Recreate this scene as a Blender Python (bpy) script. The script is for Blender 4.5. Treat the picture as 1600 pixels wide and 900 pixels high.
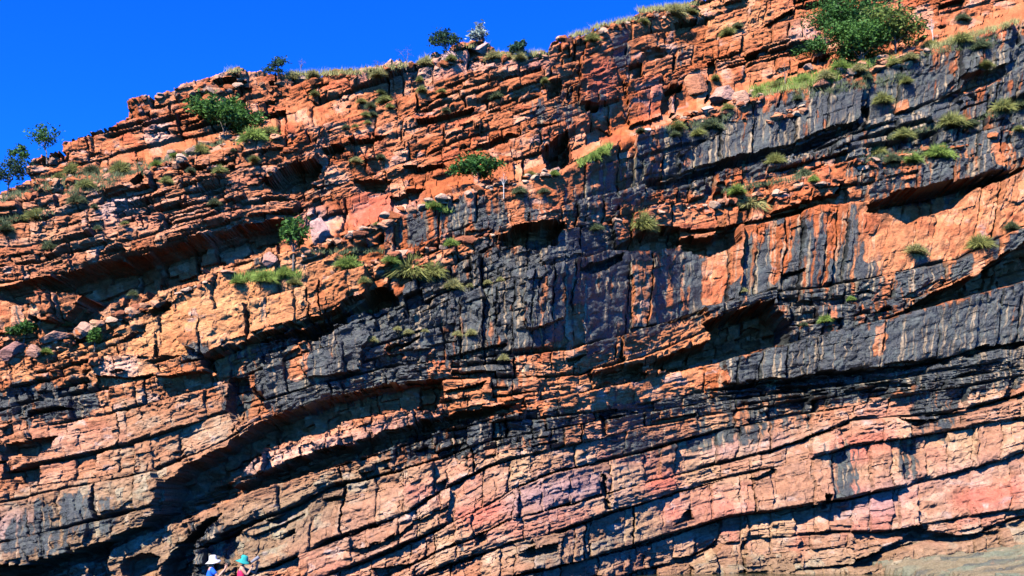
import bpy, math, random
import numpy as np
from mathutils import Vector, Matrix

for o in list(bpy.data.objects):
    bpy.data.objects.remove(o)
scene = bpy.context.scene
C = scene.collection

# ------------------------------------------------------------------ camera
F = 1800.0                       # focal length in pixels of a 1600 px wide frame
CAMZ = 3.0
PITCH = math.atan(355.0 / F)
cam_d = bpy.data.cameras.new('camera')
cam_d.sensor_width = 36.0
cam_d.lens = 36.0 * F / 1600.0
cam_d.clip_end = 5000
cam = bpy.data.objects.new('camera', cam_d)
cam.location = (0, 0, CAMZ)
cam.rotation_euler = (math.pi / 2 + PITCH, 0, 0)
C.objects.link(cam)
scene.camera = cam

# ------------------------------------------------------------------ light
SUNV = Vector((-0.40, -0.62, 0.70)).normalized()      # direction towards the sun
SKY_STRENGTH = 0.09
world = bpy.data.worlds.new("World")
scene.world = world
world.use_nodes = True
wn = world.node_tree
bg = wn.nodes['Background']
sky = wn.nodes.new('ShaderNodeTexSky')
sky.sky_type = 'NISHITA'
sky.sun_disc = False
sky.sun_elevation = math.asin(SUNV.z)
sky.sun_rotation = math.atan2(SUNV.x, SUNV.y)
sky.altitude = 1500
sky.dust_density = 0.0
sky.air_density = 0.9
sky.ozone_density = 3.5
hsv = wn.nodes.new('ShaderNodeHueSaturation')
hsv.inputs['Saturation'].default_value = 1.30
hsv.inputs['Hue'].default_value = 0.50
hsv.inputs['Value'].default_value = 1.0
wn.links.new(sky.outputs[0], hsv.inputs['Color'])
tint = wn.nodes.new('ShaderNodeMix'); tint.data_type = 'RGBA'; tint.blend_type = 'MULTIPLY'; tint.inputs[0].default_value = 1
tint.inputs[7].default_value = (0.14, 0.74, 1.85, 1)
wn.links.new(hsv.outputs[0], tint.inputs[6])
wn.links.new(tint.outputs[2], bg.inputs['Color'])
bg.inputs['Strength'].default_value = SKY_STRENGTH
sun_d = bpy.data.lights.new('sun', 'SUN')
sun_d.energy = 5.0
sun_d.angle = math.radians(0.5)
sun_d.color = (1.0, 0.94, 0.84)
sun = bpy.data.objects.new('sun', sun_d)
sun.rotation_euler = (-SUNV).to_track_quat('-Z', 'Y').to_euler()
sun.location = (-60, -60, 90)
C.objects.link(sun)
scene.view_settings.view_transform = 'Standard'
scene.view_settings.look = 'None'
scene.view_settings.gamma = 1
scene.view_settings.exposure = 1.15
scene.render.engine = 'CYCLES'
scene.cycles.max_bounces = 4
scene.cycles.diffuse_bounces = 0

# ------------------------------------------------------------------ node helpers
def mat(name):
    m = bpy.data.materials.new(name)
    m.use_nodes = True
    nt = m.node_tree
    b = nt.nodes['Principled BSDF']
    b.inputs['Specular IOR Level'].default_value = 0.25
    return m, nt, b

def flat_mat(name, col, rough=0.8, vary=0.25, scale=8.0, spec=0.25, col2=None):
    m, nt, b = mat(name)
    N, L = nt.nodes, nt.links
    tc = N.new('ShaderNodeTexCoord')
    n = N.new('ShaderNodeTexNoise'); n.inputs['Scale'].default_value = scale; n.inputs['Detail'].default_value = 5
    L.new(tc.outputs['Object'], n.inputs['Vector'])
    r = N.new('ShaderNodeValToRGB')
    c2 = col2 or tuple(c * (1 - vary) for c in col)
    r.color_ramp.elements[0].position = 0.35; r.color_ramp.elements[0].color = (*c2, 1)
    r.color_ramp.elements[1].position = 0.65; r.color_ramp.elements[1].color = (*[min(1, c * (1 + vary * .4)) for c in col], 1)
    L.new(n.outputs['Fac'], r.inputs['Fac'])
    L.new(r.outputs['Color'], b.inputs['Base Color'])
    b.inputs['Roughness'].default_value = rough
    b.inputs['Specular IOR Level'].default_value = spec
    return m

def rock_mat():
    m, nt, b = mat('weathered_sandstone')
    N, L = nt.nodes, nt.links
    at = N.new('ShaderNodeAttribute'); at.attribute_name = 'Col'
    sep = N.new('ShaderNodeSeparateColor')
    geo = N.new('ShaderNodeNewGeometry')
    mp = N.new('ShaderNodeMapping'); mp.inputs['Scale'].default_value = (1, 1, 1.4)
    L.new(geo.outputs['Position'], mp.inputs['Vector'])
    n1 = N.new('ShaderNodeTexNoise'); n1.inputs['Scale'].default_value = 3.2; n1.inputs['Detail'].default_value = 8; n1.inputs['Roughness'].default_value = 0.72
    n2 = N.new('ShaderNodeTexNoise'); n2.inputs['Scale'].default_value = 9.0; n2.inputs['Detail'].default_value = 6; n2.inputs['Roughness'].default_value = 0.7
    L.new(mp.outputs[0], n1.inputs['Vector']); L.new(mp.outputs[0], n2.inputs['Vector'])
    r = N.new('ShaderNodeMapRange'); r.inputs['From Min'].default_value = 0.3; r.inputs['From Max'].default_value = 0.7
    r.inputs['To Min'].default_value = 0.50; r.inputs['To Max'].default_value = 1.5
    av = N.new('ShaderNodeMath'); av.operation = 'MULTIPLY_ADD'; av.inputs[1].default_value = 0.5
    hf = N.new('ShaderNodeMath'); hf.operation = 'MULTIPLY'; hf.inputs[1].default_value = 0.5
    L.new(n2.outputs['Fac'], hf.inputs[0]); L.new(n1.outputs['Fac'], av.inputs[0]); L.new(hf.outputs[0], av.inputs[2]); L.new(av.outputs[0], r.inputs['Value'])
    mul = N.new('ShaderNodeMix'); mul.data_type = 'RGBA'; mul.blend_type = 'MULTIPLY'; mul.inputs[0].default_value = 1
    comb = N.new('ShaderNodeCombineColor')
    for i in range(3): L.new(r.outputs[0], comb.inputs[i])
    L.new(at.outputs['Color'], mul.inputs[6]); L.new(comb.outputs[0], mul.inputs[7])
    L.new(mul.outputs[2], b.inputs['Base Color'])
    L.new(at.outputs['Color'], sep.inputs[0])
    rr = N.new('ShaderNodeMapRange'); rr.inputs['From Min'].default_value = 0.03; rr.inputs['From Max'].default_value = 0.25
    rr.inputs['To Min'].default_value = 0.42; rr.inputs['To Max'].default_value = 0.78
    L.new(sep.outputs[0], rr.inputs['Value']); L.new(rr.outputs[0], b.inputs['Roughness'])
    rs = N.new('ShaderNodeMapRange'); rs.inputs['From Min'].default_value = 0.04; rs.inputs['From Max'].default_value = 0.15
    rs.inputs['To Min'].default_value = 0.6; rs.inputs['To Max'].default_value = 0.08
    L.new(sep.outputs[0], rs.inputs['Value']); L.new(rs.outputs[0], b.inputs['Specular IOR Level'])
    bp = N.new('ShaderNodeBump'); bp.inputs['Strength'].default_value = 0.9; bp.inputs['Distance'].default_value = 0.09
    L.new(n2.outputs['Fac'], bp.inputs['Height'])
    L.new(bp.outputs[0], b.inputs['Normal'])
    return m
ROCK = rock_mat()

# ------------------------------------------------------------------ numpy noise
def hsh(a, b=0.0, s=0.0):
    v = np.sin(np.asarray(a, np.float64) * 127.1 + np.asarray(b, np.float64) * 311.7 + s * 74.7) * 43758.5453
    return v - np.floor(v)
_rng = np.random.RandomState(7)
_T = _rng.rand(512, 512)
def vnoise(x, y, s=0):
    x = x + s * 37.13; y = y + s * 91.7
    xi = np.floor(x).astype(np.int64); yi = np.floor(y).astype(np.int64)
    fx = x - xi; fy = y - yi
    fx = fx * fx * (3 - 2 * fx); fy = fy * fy * (3 - 2 * fy)
    a = _T[yi & 511, xi & 511]; b = _T[yi & 511, (xi + 1) & 511]
    c = _T[(yi + 1) & 511, xi & 511]; d = _T[(yi + 1) & 511, (xi + 1) & 511]
    return (a * (1 - fx) + b * fx) * (1 - fy) + (c * (1 - fx) + d * fx) * fy
def fbm(x, y, s=0, o=4, g=0.5):
    t = 0; a = 1; w = 0
    for i in range(o):
        t = t + a * vnoise(x * 2 ** i, y * 2 ** i, s + i * 3); w += a; a *= g
    return t / w - 0.5
def sstep(a, b, x):
    t = np.clip((x - a) / (b - a), 0, 1)
    return t * t * (3 - 2 * t)
def pl(pts, x):
    """piecewise linear line through pts, extrapolated with the dip of the beds"""
    xs = np.array([p[0] for p in pts], float); ys = np.array([p[1] for p in pts], float)
    s = -0.25
    y = np.interp(x, xs, ys)
    y = np.where(x < xs[0], ys[0] + (x - xs[0]) * s, y)
    return np.where(x > xs[-1], ys[-1] + (x - xs[-1]) * s, y)

# ------------------------------------------------------------------ traced lines of the cliff (photo pixels)
SKYL = [(-400, 330), (0, 300), (20, 292), (37, 284), (39, 252), (60, 247), (76, 245), (95, 240), (98, 258), (103, 225), (118, 214), (135, 210),
        (150, 208), (170, 200), (185, 193), (198, 181), (199, 166), (195, 153), (212, 148), (230, 152), (248, 143), (262, 140),
        (280, 139), (285, 133), (305, 128), (330, 118), (355, 113), (400, 112), (430, 113), (460, 117), (500, 114), (560, 112),
        (580, 108), (610, 104), (640, 101), (668, 93), (675, 83), (690, 80), (705, 80), (720, 73), (745, 69), (765, 72), (775, 82),
        (800, 84), (838, 85), (856, 80), (859, 70), (880, 57), (905, 52), (930, 42), (960, 32), (990, 27), (1001, 15), (1020, 12),
        (1035, 13), (1050, 10), (1078, 7), (1088, 2), (1115, 0), (1200, -30), (1400, -70), (1600, -110), (2000, -190)]
A = [(0, 447), (65, 440), (200, 402), (300, 376), (400, 351), (460, 344), (520, 318), (600, 291), (690, 258), (780, 228), (845, 205), (1000, 150), (1200, 95), (1400, 45), (1600, -5)]
T1 = [(0, 545), (140, 512), (250, 456), (340, 435), (470, 396), (520, 372), (600, 338), (700, 306), (800, 287), (870, 265), (960, 227), (1050, 195), (1170, 156), (1300, 116), (1450, 80), (1600, 30)]
C1 = [(0, 590), (330, 500), (575, 425), (700, 362), (850, 330), (1010, 290), (1110, 267), (1180, 246), (1260, 228), (1345, 195), (1430, 170), (1500, 140), (1570, 115), (1600, 102)]
C_ = [(0, 640), (200, 600), (330, 562), (420, 527), (520, 500), (575, 470), (700, 415), (790, 378), (870, 362), (960, 346), (1060, 320), (1200, 282), (1300, 262), (1450, 235), (1600, 190)]
E_ = [(0, 680), (200, 640), (330, 605), (420, 572), (560, 530), (700, 472), (800, 442), (870, 420), (960, 392), (1060, 372), (1150, 358), (1210, 348), (1280, 322), (1350, 318), (1500, 290), (1600, 262)]
F_ = [(0, 740), (200, 695), (330, 652), (400, 630), (500, 598), (600, 572), (700, 558), (800, 553), (890, 546), (960, 526), (1045, 502), (1100, 484), (1205, 456), (1300, 445), (1400, 425), (1500, 402), (1600, 355)]
K_ = [(0, 790), (100, 768), (240, 738), (330, 700), (400, 660), (500, 625), (600, 600), (700, 590), (800, 588), (900, 584), (1000, 560), (1100, 520), (1200, 482), (1300, 478), (1440, 462), (1600, 392)]
B5 = [(0, 850), (200, 805), (300, 772), (400, 742), (480, 713), (600, 682), (680, 657), (750, 642), (800, 632), (880, 618), (1000, 592), (1130, 562), (1240, 535), (1400, 496), (1500, 468), (1600, 440)]
H_ = [(0, 905), (120, 880), (250, 822), (300, 806), (400, 767), (500, 736), (600, 707), (700, 673), (790, 655), (850, 652), (950, 640), (1080, 614), (1200, 601), (1290, 587), (1400, 577), (1480, 562), (1600, 538)]
J1 = [(0, 960), (200, 905), (300, 862), (420, 808), (463, 790), (510, 762), (590, 745), (680, 718), (760, 690), (800, 681), (900, 664), (1000, 645), (1117, 628), (1200, 618), (1400, 592), (1600, 560)]
J2 = [(0, 1010), (200, 960), (300, 925), (443, 880), (500, 852), (567, 829), (643, 798), (683, 771), (763, 729), (800, 717), (900, 694), (1000, 668), (1117, 648), (1250, 628), (1400, 606), (1600, 575)]
J3 = [(0, 1040), (443, 925), (567, 880), (680, 830), (750, 796), (800, 765), (867, 737), (980, 713), (1117, 674), (1250, 650), (1400, 622), (1600, 588)]
J35 = [(0, 1065), (600, 905), (700, 858), (800, 812), (900, 785), (1000, 757), (1117, 730), (1200, 708), (1243, 692), (1337, 658), (1487, 646), (1600, 618)]
J4 = [(0, 1090), (400, 990), (600, 930), (700, 885), (800, 850), (880, 830), (940, 806), (1060, 770), (1120, 752), (1200, 735), (1330, 700), (1450, 680), (1600, 655)]
J5 = [(0, 1120), (700, 935), (820, 897), (900, 880), (1000, 852), (1133, 812), (1200, 802), (1287, 787), (1400, 765), (1500, 740), (1600, 705)]
J6 = [(0, 1160), (900, 940), (1000, 895), (1070, 880), (1130, 852), (1200, 842), (1300, 835), (1400, 832), (1450, 822), (1600, 795)]
J7 = [(0, 1200), (900, 980), (1100, 905), (1335, 887), (1400, 862), (1450, 846), (1520, 840), (1600, 812)]

def bed_lines(x):
    a = pl(A, x)
    L = [a - 340, a - 292, a - 248, a - 205, a - 165, a - 128, a - 92, a - 55, a - 24, a]
    for l in (T1, C1, C_, E_, F_, K_, B5, H_, J1, J2, J3, J35, J4, J5, J6, J7):
        L.append(pl(l, x))
    L.append(L[-1] + 60); L.append(L[-1] + 60)
    for i in range(1, len(L)):
        L[i] = np.maximum(L[i], L[i - 1] + 7)
    return np.array(L)
NB = 28

# ------------------------------------------------------------------ base surface of the cliff
def ray(p, q):
    dx = (p - 800.0) / F; dy = -(q - 450.0) / F
    Yc = math.cos(PITCH) - dy * math.sin(PITCH)
    return dx / Yc, (math.sin(PITCH) + dy * math.cos(PITCH)) / Yc
SL = 0.42
def baseY(p, q):
    t = ray(p, q)[1]
    a = 63.0 - 0.0018 * (p - 800) - 8.5 * sstep(1120, 820, p)
    Y = (a + SL * CAMZ) / (1 - SL * t)
    Y = Y + 3.5 * sstep(8, -26, q - pl(T1, p)) * sstep(300, 620, p)
    T0 = [(0, 318), (60, 300), (130, 285), (200, 270), (300, 238), (380, 214), (440, 200)]
    Y = Y + 3.5 * sstep(14, -30, q - pl(T0, p)) * sstep(600, 430, p)
    # lowest beds on the right lean back less steeply
    return Y
def w3(p, q, Y):
    x, t = ray(p, q)
    return x * Y, Y, CAMZ + t * Y

# ------------------------------------------------------------------ coarse polygon maps
GX0, GY0, GS = -400, -240, 4
GW, GH = 600, 320
gx, gy = np.meshgrid(GX0 + GS * np.arange(GW), GY0 + GS * np.arange(GH))
def inpoly(poly, x, y):
    n = len(poly); r = np.zeros(x.shape, bool)
    for i in range(n):
        x0, y0 = poly[i]; x1, y1 = poly[(i + 1) % n]
        if y0 == y1: continue
        c = ((y0 > y) != (y1 > y)) & (x < (x1 - x0) * (y - y0) / (y1 - y0) + x0)
        r ^= c
    return r
def blur(a, r):
    if r < 1: return a
    k = np.ones(2 * r + 1) / (2 * r + 1)
    for _ in range(2):
        a = np.apply_along_axis(lambda v: np.convolve(np.pad(v, r, 'edge'), k, 'valid'), 0, a)
        a = np.apply_along_axis(lambda v: np.convolve(np.pad(v, r, 'edge'), k, 'valid'), 1, a)
    return a
def softmap(items, r=3):
    m = np.zeros(gx.shape)
    for s, poly in items:
        m = np.where(inpoly(poly, gx, gy), np.maximum(m, s), m)
    return blur(m, r)
def samp(m, p, q):
    x = np.clip((p - GX0) / GS, 0, GW - 1.001); y = np.clip((q - GY0) / GS, 0, GH - 1.001)
    xi = x.astype(int); yi = y.astype(int); fx = x - xi; fy = y - yi
    return (m[yi, xi] * (1 - fx) + m[yi, xi + 1] * fx) * (1 - fy) + (m[yi + 1, xi] * (1 - fx) + m[yi + 1, xi + 1] * fx) * fy

CAVES = [  # depth in metres, outline
 (3.4, [(60,442),(110,428),(200,402),(300,376),(400,350),(455,344),(472,352),(450,372),(430,392),(395,400),(400,410),(340,425),(310,437),(260,450),(200,460),(150,485),(120,480),(140,465),(75,465)]),
 (1.6, [(0,455),(60,440),(75,470),(40,480),(0,470)]),
 (1.6, [(90,508),(140,478),(152,490),(110,514),(75,517)]),
 (2.6, [(415,285),(440,270),(500,256),(506,262),(495,285),(470,296),(445,300),(420,294)]),
 (2.0, [(555,284),(610,281),(612,290),(600,306),(570,306)]),
 (1.8, [(628,265),(690,256),(695,268),(660,278),(635,278)]),
 (1.6, [(605,312),(665,300),(650,316),(615,326)]),
 (1.3, [(500,236),(542,233),(537,247),(515,246)]),
 (1.0, [(545,222),(610,214),(590,226),(555,231)]),
 (1.1, [(652,190),(700,178),(742,168),(735,178),(700,190),(660,198)]),
 (1.6, [(728,240),(800,208),(812,212),(795,228),(760,242)]),
 (1.0, [(300,262),(360,250),(355,257),(310,268)]), (1.0, [(205,283),(226,268),(226,288),(212,292)]),
 (1.0, [(415,178),(448,172),(440,186),(420,192)]),
 (1.0, [(420,126),(430,124),(432,150),(422,150)]),
 (0.9, [(335,128),(375,124),(372,134),(345,136)]),
 (3.2, [(850,233),(885,208),(892,238),(898,250),(875,263),(852,263),(848,245)]),
 (1.6, [(1000,82),(1050,71),(1045,86),(1030,93),(1003,96)]),
 (1.4, [(1055,36),(1088,25),(1086,38),(1060,56)]),
 (1.3, [(985,100),(1008,95),(1010,126),(990,126)]),
 (1.5, [(853,130),(880,126),(878,150),(855,160)]),
 (1.0, [(915,168),(935,168),(930,180),(916,180)]),
 (1.1, [(1035,150),(1062,138),(1060,150),(1040,160)]), (0.9, [(1100,104),(1118,98),(1118,120),(1104,122)]),
 (1.0, [(1190,40),(1240,14),(1242,22),(1200,45)]), (1.0, [(1460,10),(1510,0),(1505,10),(1470,16)]),
 (1.1, [(1160,88),(1188,82),(1186,94),(1168,98)]),
 (2.0, [(1008,292),(1040,283),(1100,264),(1150,248),(1200,233),(1265,216),(1340,188),(1347,198),(1265,234),(1200,250),(1120,275),(1090,284),(1030,298)]),
 (1.5, [(1380,180),(1480,150),(1570,108),(1573,119),(1490,158),(1400,187)]),
 (1.6, [(1498,122),(1570,103),(1572,121),(1505,138)]),
 (1.2, [(1345,168),(1362,164),(1362,180),(1348,182)]),
 (2.4, [(778,374),(810,358),(878,351),(885,362),(868,386),(850,390),(790,388)]),
 (2.4, [(953,390),(1030,358),(1062,360),(1066,386),(1020,394),(960,400)]),
 (2.6, [(1062,377),(1110,370),(1150,353),(1154,385),(1110,402),(1065,394)]),
 (1.6, [(903,422),(975,404),(962,416),(930,431),(915,430)]),
 (1.0, [(1150,350),(1290,318),(1290,324),(1150,357)]),
 (1.2, [(1310,285),(1318,284),(1312,305),(1300,308)]),
 (3.6, [(1348,327),(1400,301),(1500,287),(1590,268),(1570,284),(1510,302),(1498,322),(1440,342),(1420,352),(1390,340),(1350,336)]),
 (4.0, [(1425,476),(1470,450),(1520,430),(1600,376),(1720,335),(1720,405),(1600,440),(1540,456),(1480,472),(1420,493),(1405,490)]),
 (1.4, [(1220,425),(1260,418),(1258,424),(1222,432)]),
 (4.2, [(1095,508),(1205,468),(1215,488),(1228,500),(1238,515),(1228,537),(1130,564),(1060,578),(1030,582),(1015,572),(1050,552),(1105,532),(1112,520)]),
 (2.2, [(920,585),(1000,568),(1010,588),(960,598),(925,597)]),
 (1.2, [(1040,503),(1100,484),(1098,492),(1050,512)]),
 (1.3, [(885,562),(920,552),(905,566),(890,572)]),
 (3.0, [(400,538),(500,507),(560,482),(575,460),(585,450),(620,455),(624,475),(590,486),(560,492),(530,512),(520,527),(490,534),(450,531)]),
 (1.8, [(352,590),(385,588),(387,605),(410,615),(412,640),(380,668),(360,652),(353,620)]),
 (3.7, [(243,808),(262,785),(265,752),(290,732),(330,706),(370,682),(400,664),(500,625),(600,598),(690,590),(693,612),(685,642),(620,644),(600,646),(530,659),(515,673),(440,692),(395,716),(375,742),(362,752),(362,762),(300,795)]),
 (2.8, [(362,762),(400,743),(470,717),(520,702),(600,681),(680,656),(720,641),(800,630),(812,640),(760,652),(700,672),(600,706),(500,736),(400,766),(340,788),(300,810),(260,822),(235,824),(240,806)]),
 (2.4, [(0,886),(100,870),(170,846),(245,818),(300,806),(215,842),(168,855),(160,878),(120,882),(75,902),(0,915)]),
 (2.8, [(250,912),(262,862),(288,842),(318,815),(352,803),(345,815),(305,850),(296,912)]),
 (1.6, [(185,912),(190,872),(215,862),(245,870),(245,912)]),
 (1.6, [(0,690),(40,690),(95,680),(82,700),(50,716),(0,712)]),
 (1.3, [(0,738),(55,724),(56,752),(30,756),(0,750)]),
 (1.2, [(258,355),(262,330),(266,355)]), (1.0, [(222,330),(227,300),(231,330),(226,360)]),
 (1.0, [(235,330),(285,315),(283,322),(240,338)]),
 (1.0, [(240,562),(246,540),(250,558)]), (1.2, [(232,485),(262,470),(264,482),(240,495)]),
 (1.0, [(325,560),(333,562),(338,585),(325,575)]),
 (1.7, [(543,860),(600,846),(650,812),(700,790),(702,796),(650,822),(610,850),(560,868)]),
 (1.3, [(415,812),(462,788),(510,760),(540,750),(540,757),(505,772),(470,798),(430,818)]),
 (1.2, [(345,835),(380,820),(385,830),(350,850)]),
 (1.8, [(740,835),(765,830),(760,850),(742,852)]), (1.2, [(580,890),(640,882),(640,900),(590,905)]),
 (1.5, [(682,765),(700,735),(704,755),(692,772)]),
 (1.6, [(808,867),(868,845),(870,863),(830,876)]),
 (1.0, [(938,645),(945,650),(948,680),(940,682)]), (0.9, [(1030,655),(1090,645),(1088,652),(1034,662)]),
 (1.6, [(1048,876),(1085,868),(1132,838),(1137,850),(1100,878),(1060,886)]),
 (1.1, [(940,740),(946,742),(952,795),(944,795)]), (1.0, [(1068,800),(1078,796),(1080,812),(1050,822)]),
 (1.0, [(1170,748),(1212,732),(1215,740),(1180,752)]),
 (1.2, [(1284,772),(1296,775),(1295,792),(1286,795)]), (0.9, [(1215,803),(1285,785),(1283,790),(1225,806)]),
 (1.3, [(1378,834),(1440,817),(1452,827),(1400,840)]),
 (2.2, [(1335,888),(1345,874),(1400,850),(1428,834),(1450,827),(1520,838),(1560,824),(1640,798),(1640,812),(1560,833),(1500,849),(1430,846),(1400,862),(1368,887)]),
 (1.3, [(1400,655),(1440,658),(1490,645),(1600,617),(1600,622),(1490,652),(1430,667)]),
 (1.3, [(1130,608),(1200,598),(1290,584),(1350,577),(1400,573),(1480,559),(1540,541),(1620,534),(1620,540),(1540,549),(1480,566),(1400,581),(1350,585),(1290,591),(1200,606)]),
 (1.0, [(600,545),(660,525),(655,532),(610,553)]), (1.0, [(690,610),(760,596),(755,606),(700,618)]),
 (1.0, [(700,555),(790,535),(785,544),(710,562)]),
]
BULGE = [  # metres out, outline
 (0.9, [(1130,566),(1240,538),(1400,499),(1600,443),(1750,405),(1750,495),(1600,535),(1480,558),(1290,583),(1130,602)]),
 (0.7, [(905,92),(960,92),(966,166),(905,168)]), (0.8, [(1042,136),(1098,108),(1103,180),(1046,186)]), (0.6, [(975,130),(1030,120),(1032,190),(985,200)]),
 (0.6, [(1060,245),(1180,185),(1340,130),(1342,186),(1200,232),(1060,272)]),
 (0.6, [(820,420),(880,405),(885,500),(820,520)]), (0.5, [(985,412),(1022,408),(1025,505),(988,510)]), (0.6, [(470,540),(560,500),(590,500),(560,580),(480,590)]),
 (1.3, [(330,425),(480,395),(578,415),(575,462),(520,492),(420,525),(330,562),(290,540)]),
 (1.1, [(55,500),(75,465),(140,465),(128,478),(95,505)]),
 (0.8, [(415,268),(500,248),(500,260),(440,272),(415,286)]),
 (0.8, [(780,360),(880,345),(885,355),(815,362),(780,376)]),
 (0.8, [(960,335),(1060,320),(1150,320),(1150,356),(1060,362),(960,388)]),
 (0.9, [(1200,285),(1310,283),(1305,308),(1270,315),(1205,335)]),
 (0.8, [(1100,480),(1210,450),(1215,475),(1100,508)]),
 (0.7, [(1350,300),(1400,270),(1600,240),(1600,262),(1500,285),(1400,300),(1350,325)]),
 (1.0, [(0,770),(240,735),(265,755),(240,820),(100,870),(0,885)]),
 (0.8, [(150,560),(240,560),(330,560),(330,585),(230,590),(150,590)]),
 (0.7, [(360,755),(400,715),(520,672),(560,655),(690,640),(685,655),(600,678),(480,712),(400,740)]),
]
DARK = [
 (1.0, [(375,560),(430,532),(520,500),(580,480),(655,440),(700,420),(760,388),(860,368),(960,352),(960,400),(905,440),(892,480),(880,530),(860,560),(830,610),(760,590),(700,560),(660,590),(600,600),(520,620),(430,645),(385,600)]),
 (0.50, [(600,352),(700,330),(900,280),(960,250),(1005,245),(1010,290),(860,340),(780,358),(700,372),(560,392)]),
 (0.72, [(640,330),(800,300),(840,340),(800,350),(700,365),(650,365)]),
 (0.93, [(1000,225),(1180,175),(1300,130),(1480,75),(1600,45),(1720,20),(1720,240),(1600,275),(1500,292),(1350,312),(1310,275),(1200,275),(1100,300),(1020,312),(960,330),(860,345),(900,320),(1000,290)]),
 (0.97, [(880,425),(960,400),(1060,395),(1110,405),(1200,355),(1340,325),(1350,350),(1390,440),(1420,475),(1400,490),(1240,530),(1225,490),(1205,465),(1100,505),(1050,508),(960,545),(905,560),(885,520)]),
 (0.55, [(1390,420),(1500,400),(1600,350),(1600,385),(1500,430),(1440,475),(1400,480)]),
 (1.0, [(1120,568),(1200,547),(1400,500),(1600,444),(1720,410),(1720,560),(1600,600),(1500,610),(1300,610),(1130,606)]),
 (0.9, [(1080,616),(1300,592),(1600,545),(1600,590),(1500,600),(1300,625),(1100,640),(960,655),(860,670)]),
 (0.95, [(610,690),(700,665),(800,645),(900,640),(960,640),(1080,618),(960,652),(880,665),(850,690),(800,690),(760,700),(680,715),(600,720)]),
 (0.7, [(800,690),(900,670),(900,690),(820,705)]),
 (0.9, [(0,610),(60,600),(130,600),(150,620),(130,652),(60,655),(0,650)]),
 (0.55, [(395,560),(330,590),(345,640),(380,660)]),
 (0.8, [(1420,610),(1490,600),(1500,640),(1490,690),(1450,680),(1430,640)]),
 (0.6, [(290,545),(420,540),(400,560),(290,580)]),
 (0.50, [(0,860),(60,780),(150,770),(240,800),(200,830),(60,880)]),
 (0.9, [(280,910),(300,820),(340,810),(370,850),(340,912)]),
 (0.45, [(820,165),(905,130),(960,150),(900,210),(850,200)]),
 (0.85, [(836,180),(850,150),(850,235),(838,225)]),
 (0.5, [(1040,70),(1070,60),(1090,100),(1060,110)]),
 (0.55, [(960,45),(990,60),(980,110),(950,110)]),
 (0.5, [(460,300),(520,280),(530,300),(480,320)]),
 (0.6, [(1150,620),(1250,600),(1270,640),(1180,660)]),
 (0.45, [(900,690),(1200,650),(1290,640),(1250,680),(1000,720)]),
 (0.45, [(1290,700),(1330,680),(1345,800),(1290,795)]),
 (0.45, [(1395,680),(1440,672),(1450,745),(1400,750)]),
]
ORANGE = [  # clean, unstained patches inside the dark beds
 (1, [(985,415),(1020,412),(1020,500),(990,505)]), (1, [(1045,400),(1055,400),(1050,490),(1042,490)]),
 (1, [(1066,402),(1074,400),(1078,480),(1062,485)]), (1, [(1097,410),(1130,395),(1155,385),(1158,410),(1150,440),(1132,450),(1130,472),(1098,475)]),
 (1, [(888,480),(914,478),(915,560),(885,568)]), (0.9, [(800,560),(880,530),(885,600),(820,610)]),
 (1, [(1203,362),(1236,352),(1236,408),(1215,445),(1205,445)]), (1, [(1290,340),(1320,310),(1318,345),(1308,408),(1300,405)]),
 (1, [(1346,332),(1370,338),(1374,405),(1350,412)]), (0.8, [(1376,400),(1412,385),(1412,400),(1380,405)]),
 (1, [(1380,340),(1405,340),(1400,385),(1382,385)]),
 (1, [(1420,355),(1500,325),(1510,300),(1600,270),(1720,240),(1720,330),(1600,360),(1500,385),(1430,400),(1410,380)]),
 (0.9, [(1145,600),(1120,570),(1000,595),(900,620),(900,645),(1080,612)]),
 (0.5, [(1350,515),(1375,508),(1380,560),(1352,565)]), (0.4, [(1395,505),(1410,500),(1408,555),(1395,560)]),
 (0.5, [(1220,540),(1230,538),(1235,590),(1225,590)]), (0.5, [(1575,470),(1585,465),(1585,520),(1575,520)]),
 (1, [(600,535),(615,530),(615,560),(602,565)]), (1, [(622,530),(635,528),(635,560),(624,562)]),
 (0.9, [(455,545),(490,532),(492,550),(480,590),(450,600)]), (0.8, [(660,570),(695,560),(695,590),(670,595)]),
 (1, [(1065,250),(1080,245),(1078,262),(1068,270)]), (1, [(1090,240),(1100,238),(1100,255),(1092,257)]),
 (0.9, [(1395,160),(1425,148),(1422,168),(1398,175)]), (0.9, [(1500,130),(1565,115),(1565,125),(1505,150)]),
 (0.9, [(1280,190),(1295,190),(1290,210),(1282,212)]), (0.9, [(1540,230),(1575,222),(1570,265),(1545,268)]),
 (0.8, [(1350,100),(1370,100),(1365,130),(1355,130)]), (0.8, [(1240,260),(1320,255),(1310,280),(1200,290)]),
 (1, [(1195,290),(1310,283),(1300,312),(1270,318),(1205,340)]), (1, [(1060,330),(1150,318),(1148,350),(1070,370)]),
 (0.9, [(790,355),(880,345),(885,360),(810,366)]), (0.9, [(1395,258),(1425,255),(1420,285),(1400,285)]),
 (0.8, [(1200,260),(1215,258),(1215,285),(1200,288)]),
 (1.0, [(1000,540),(1060,500),(1105,490),(1110,530),(1040,555),(1000,570),(900,600),(900,570)]),
]
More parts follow.
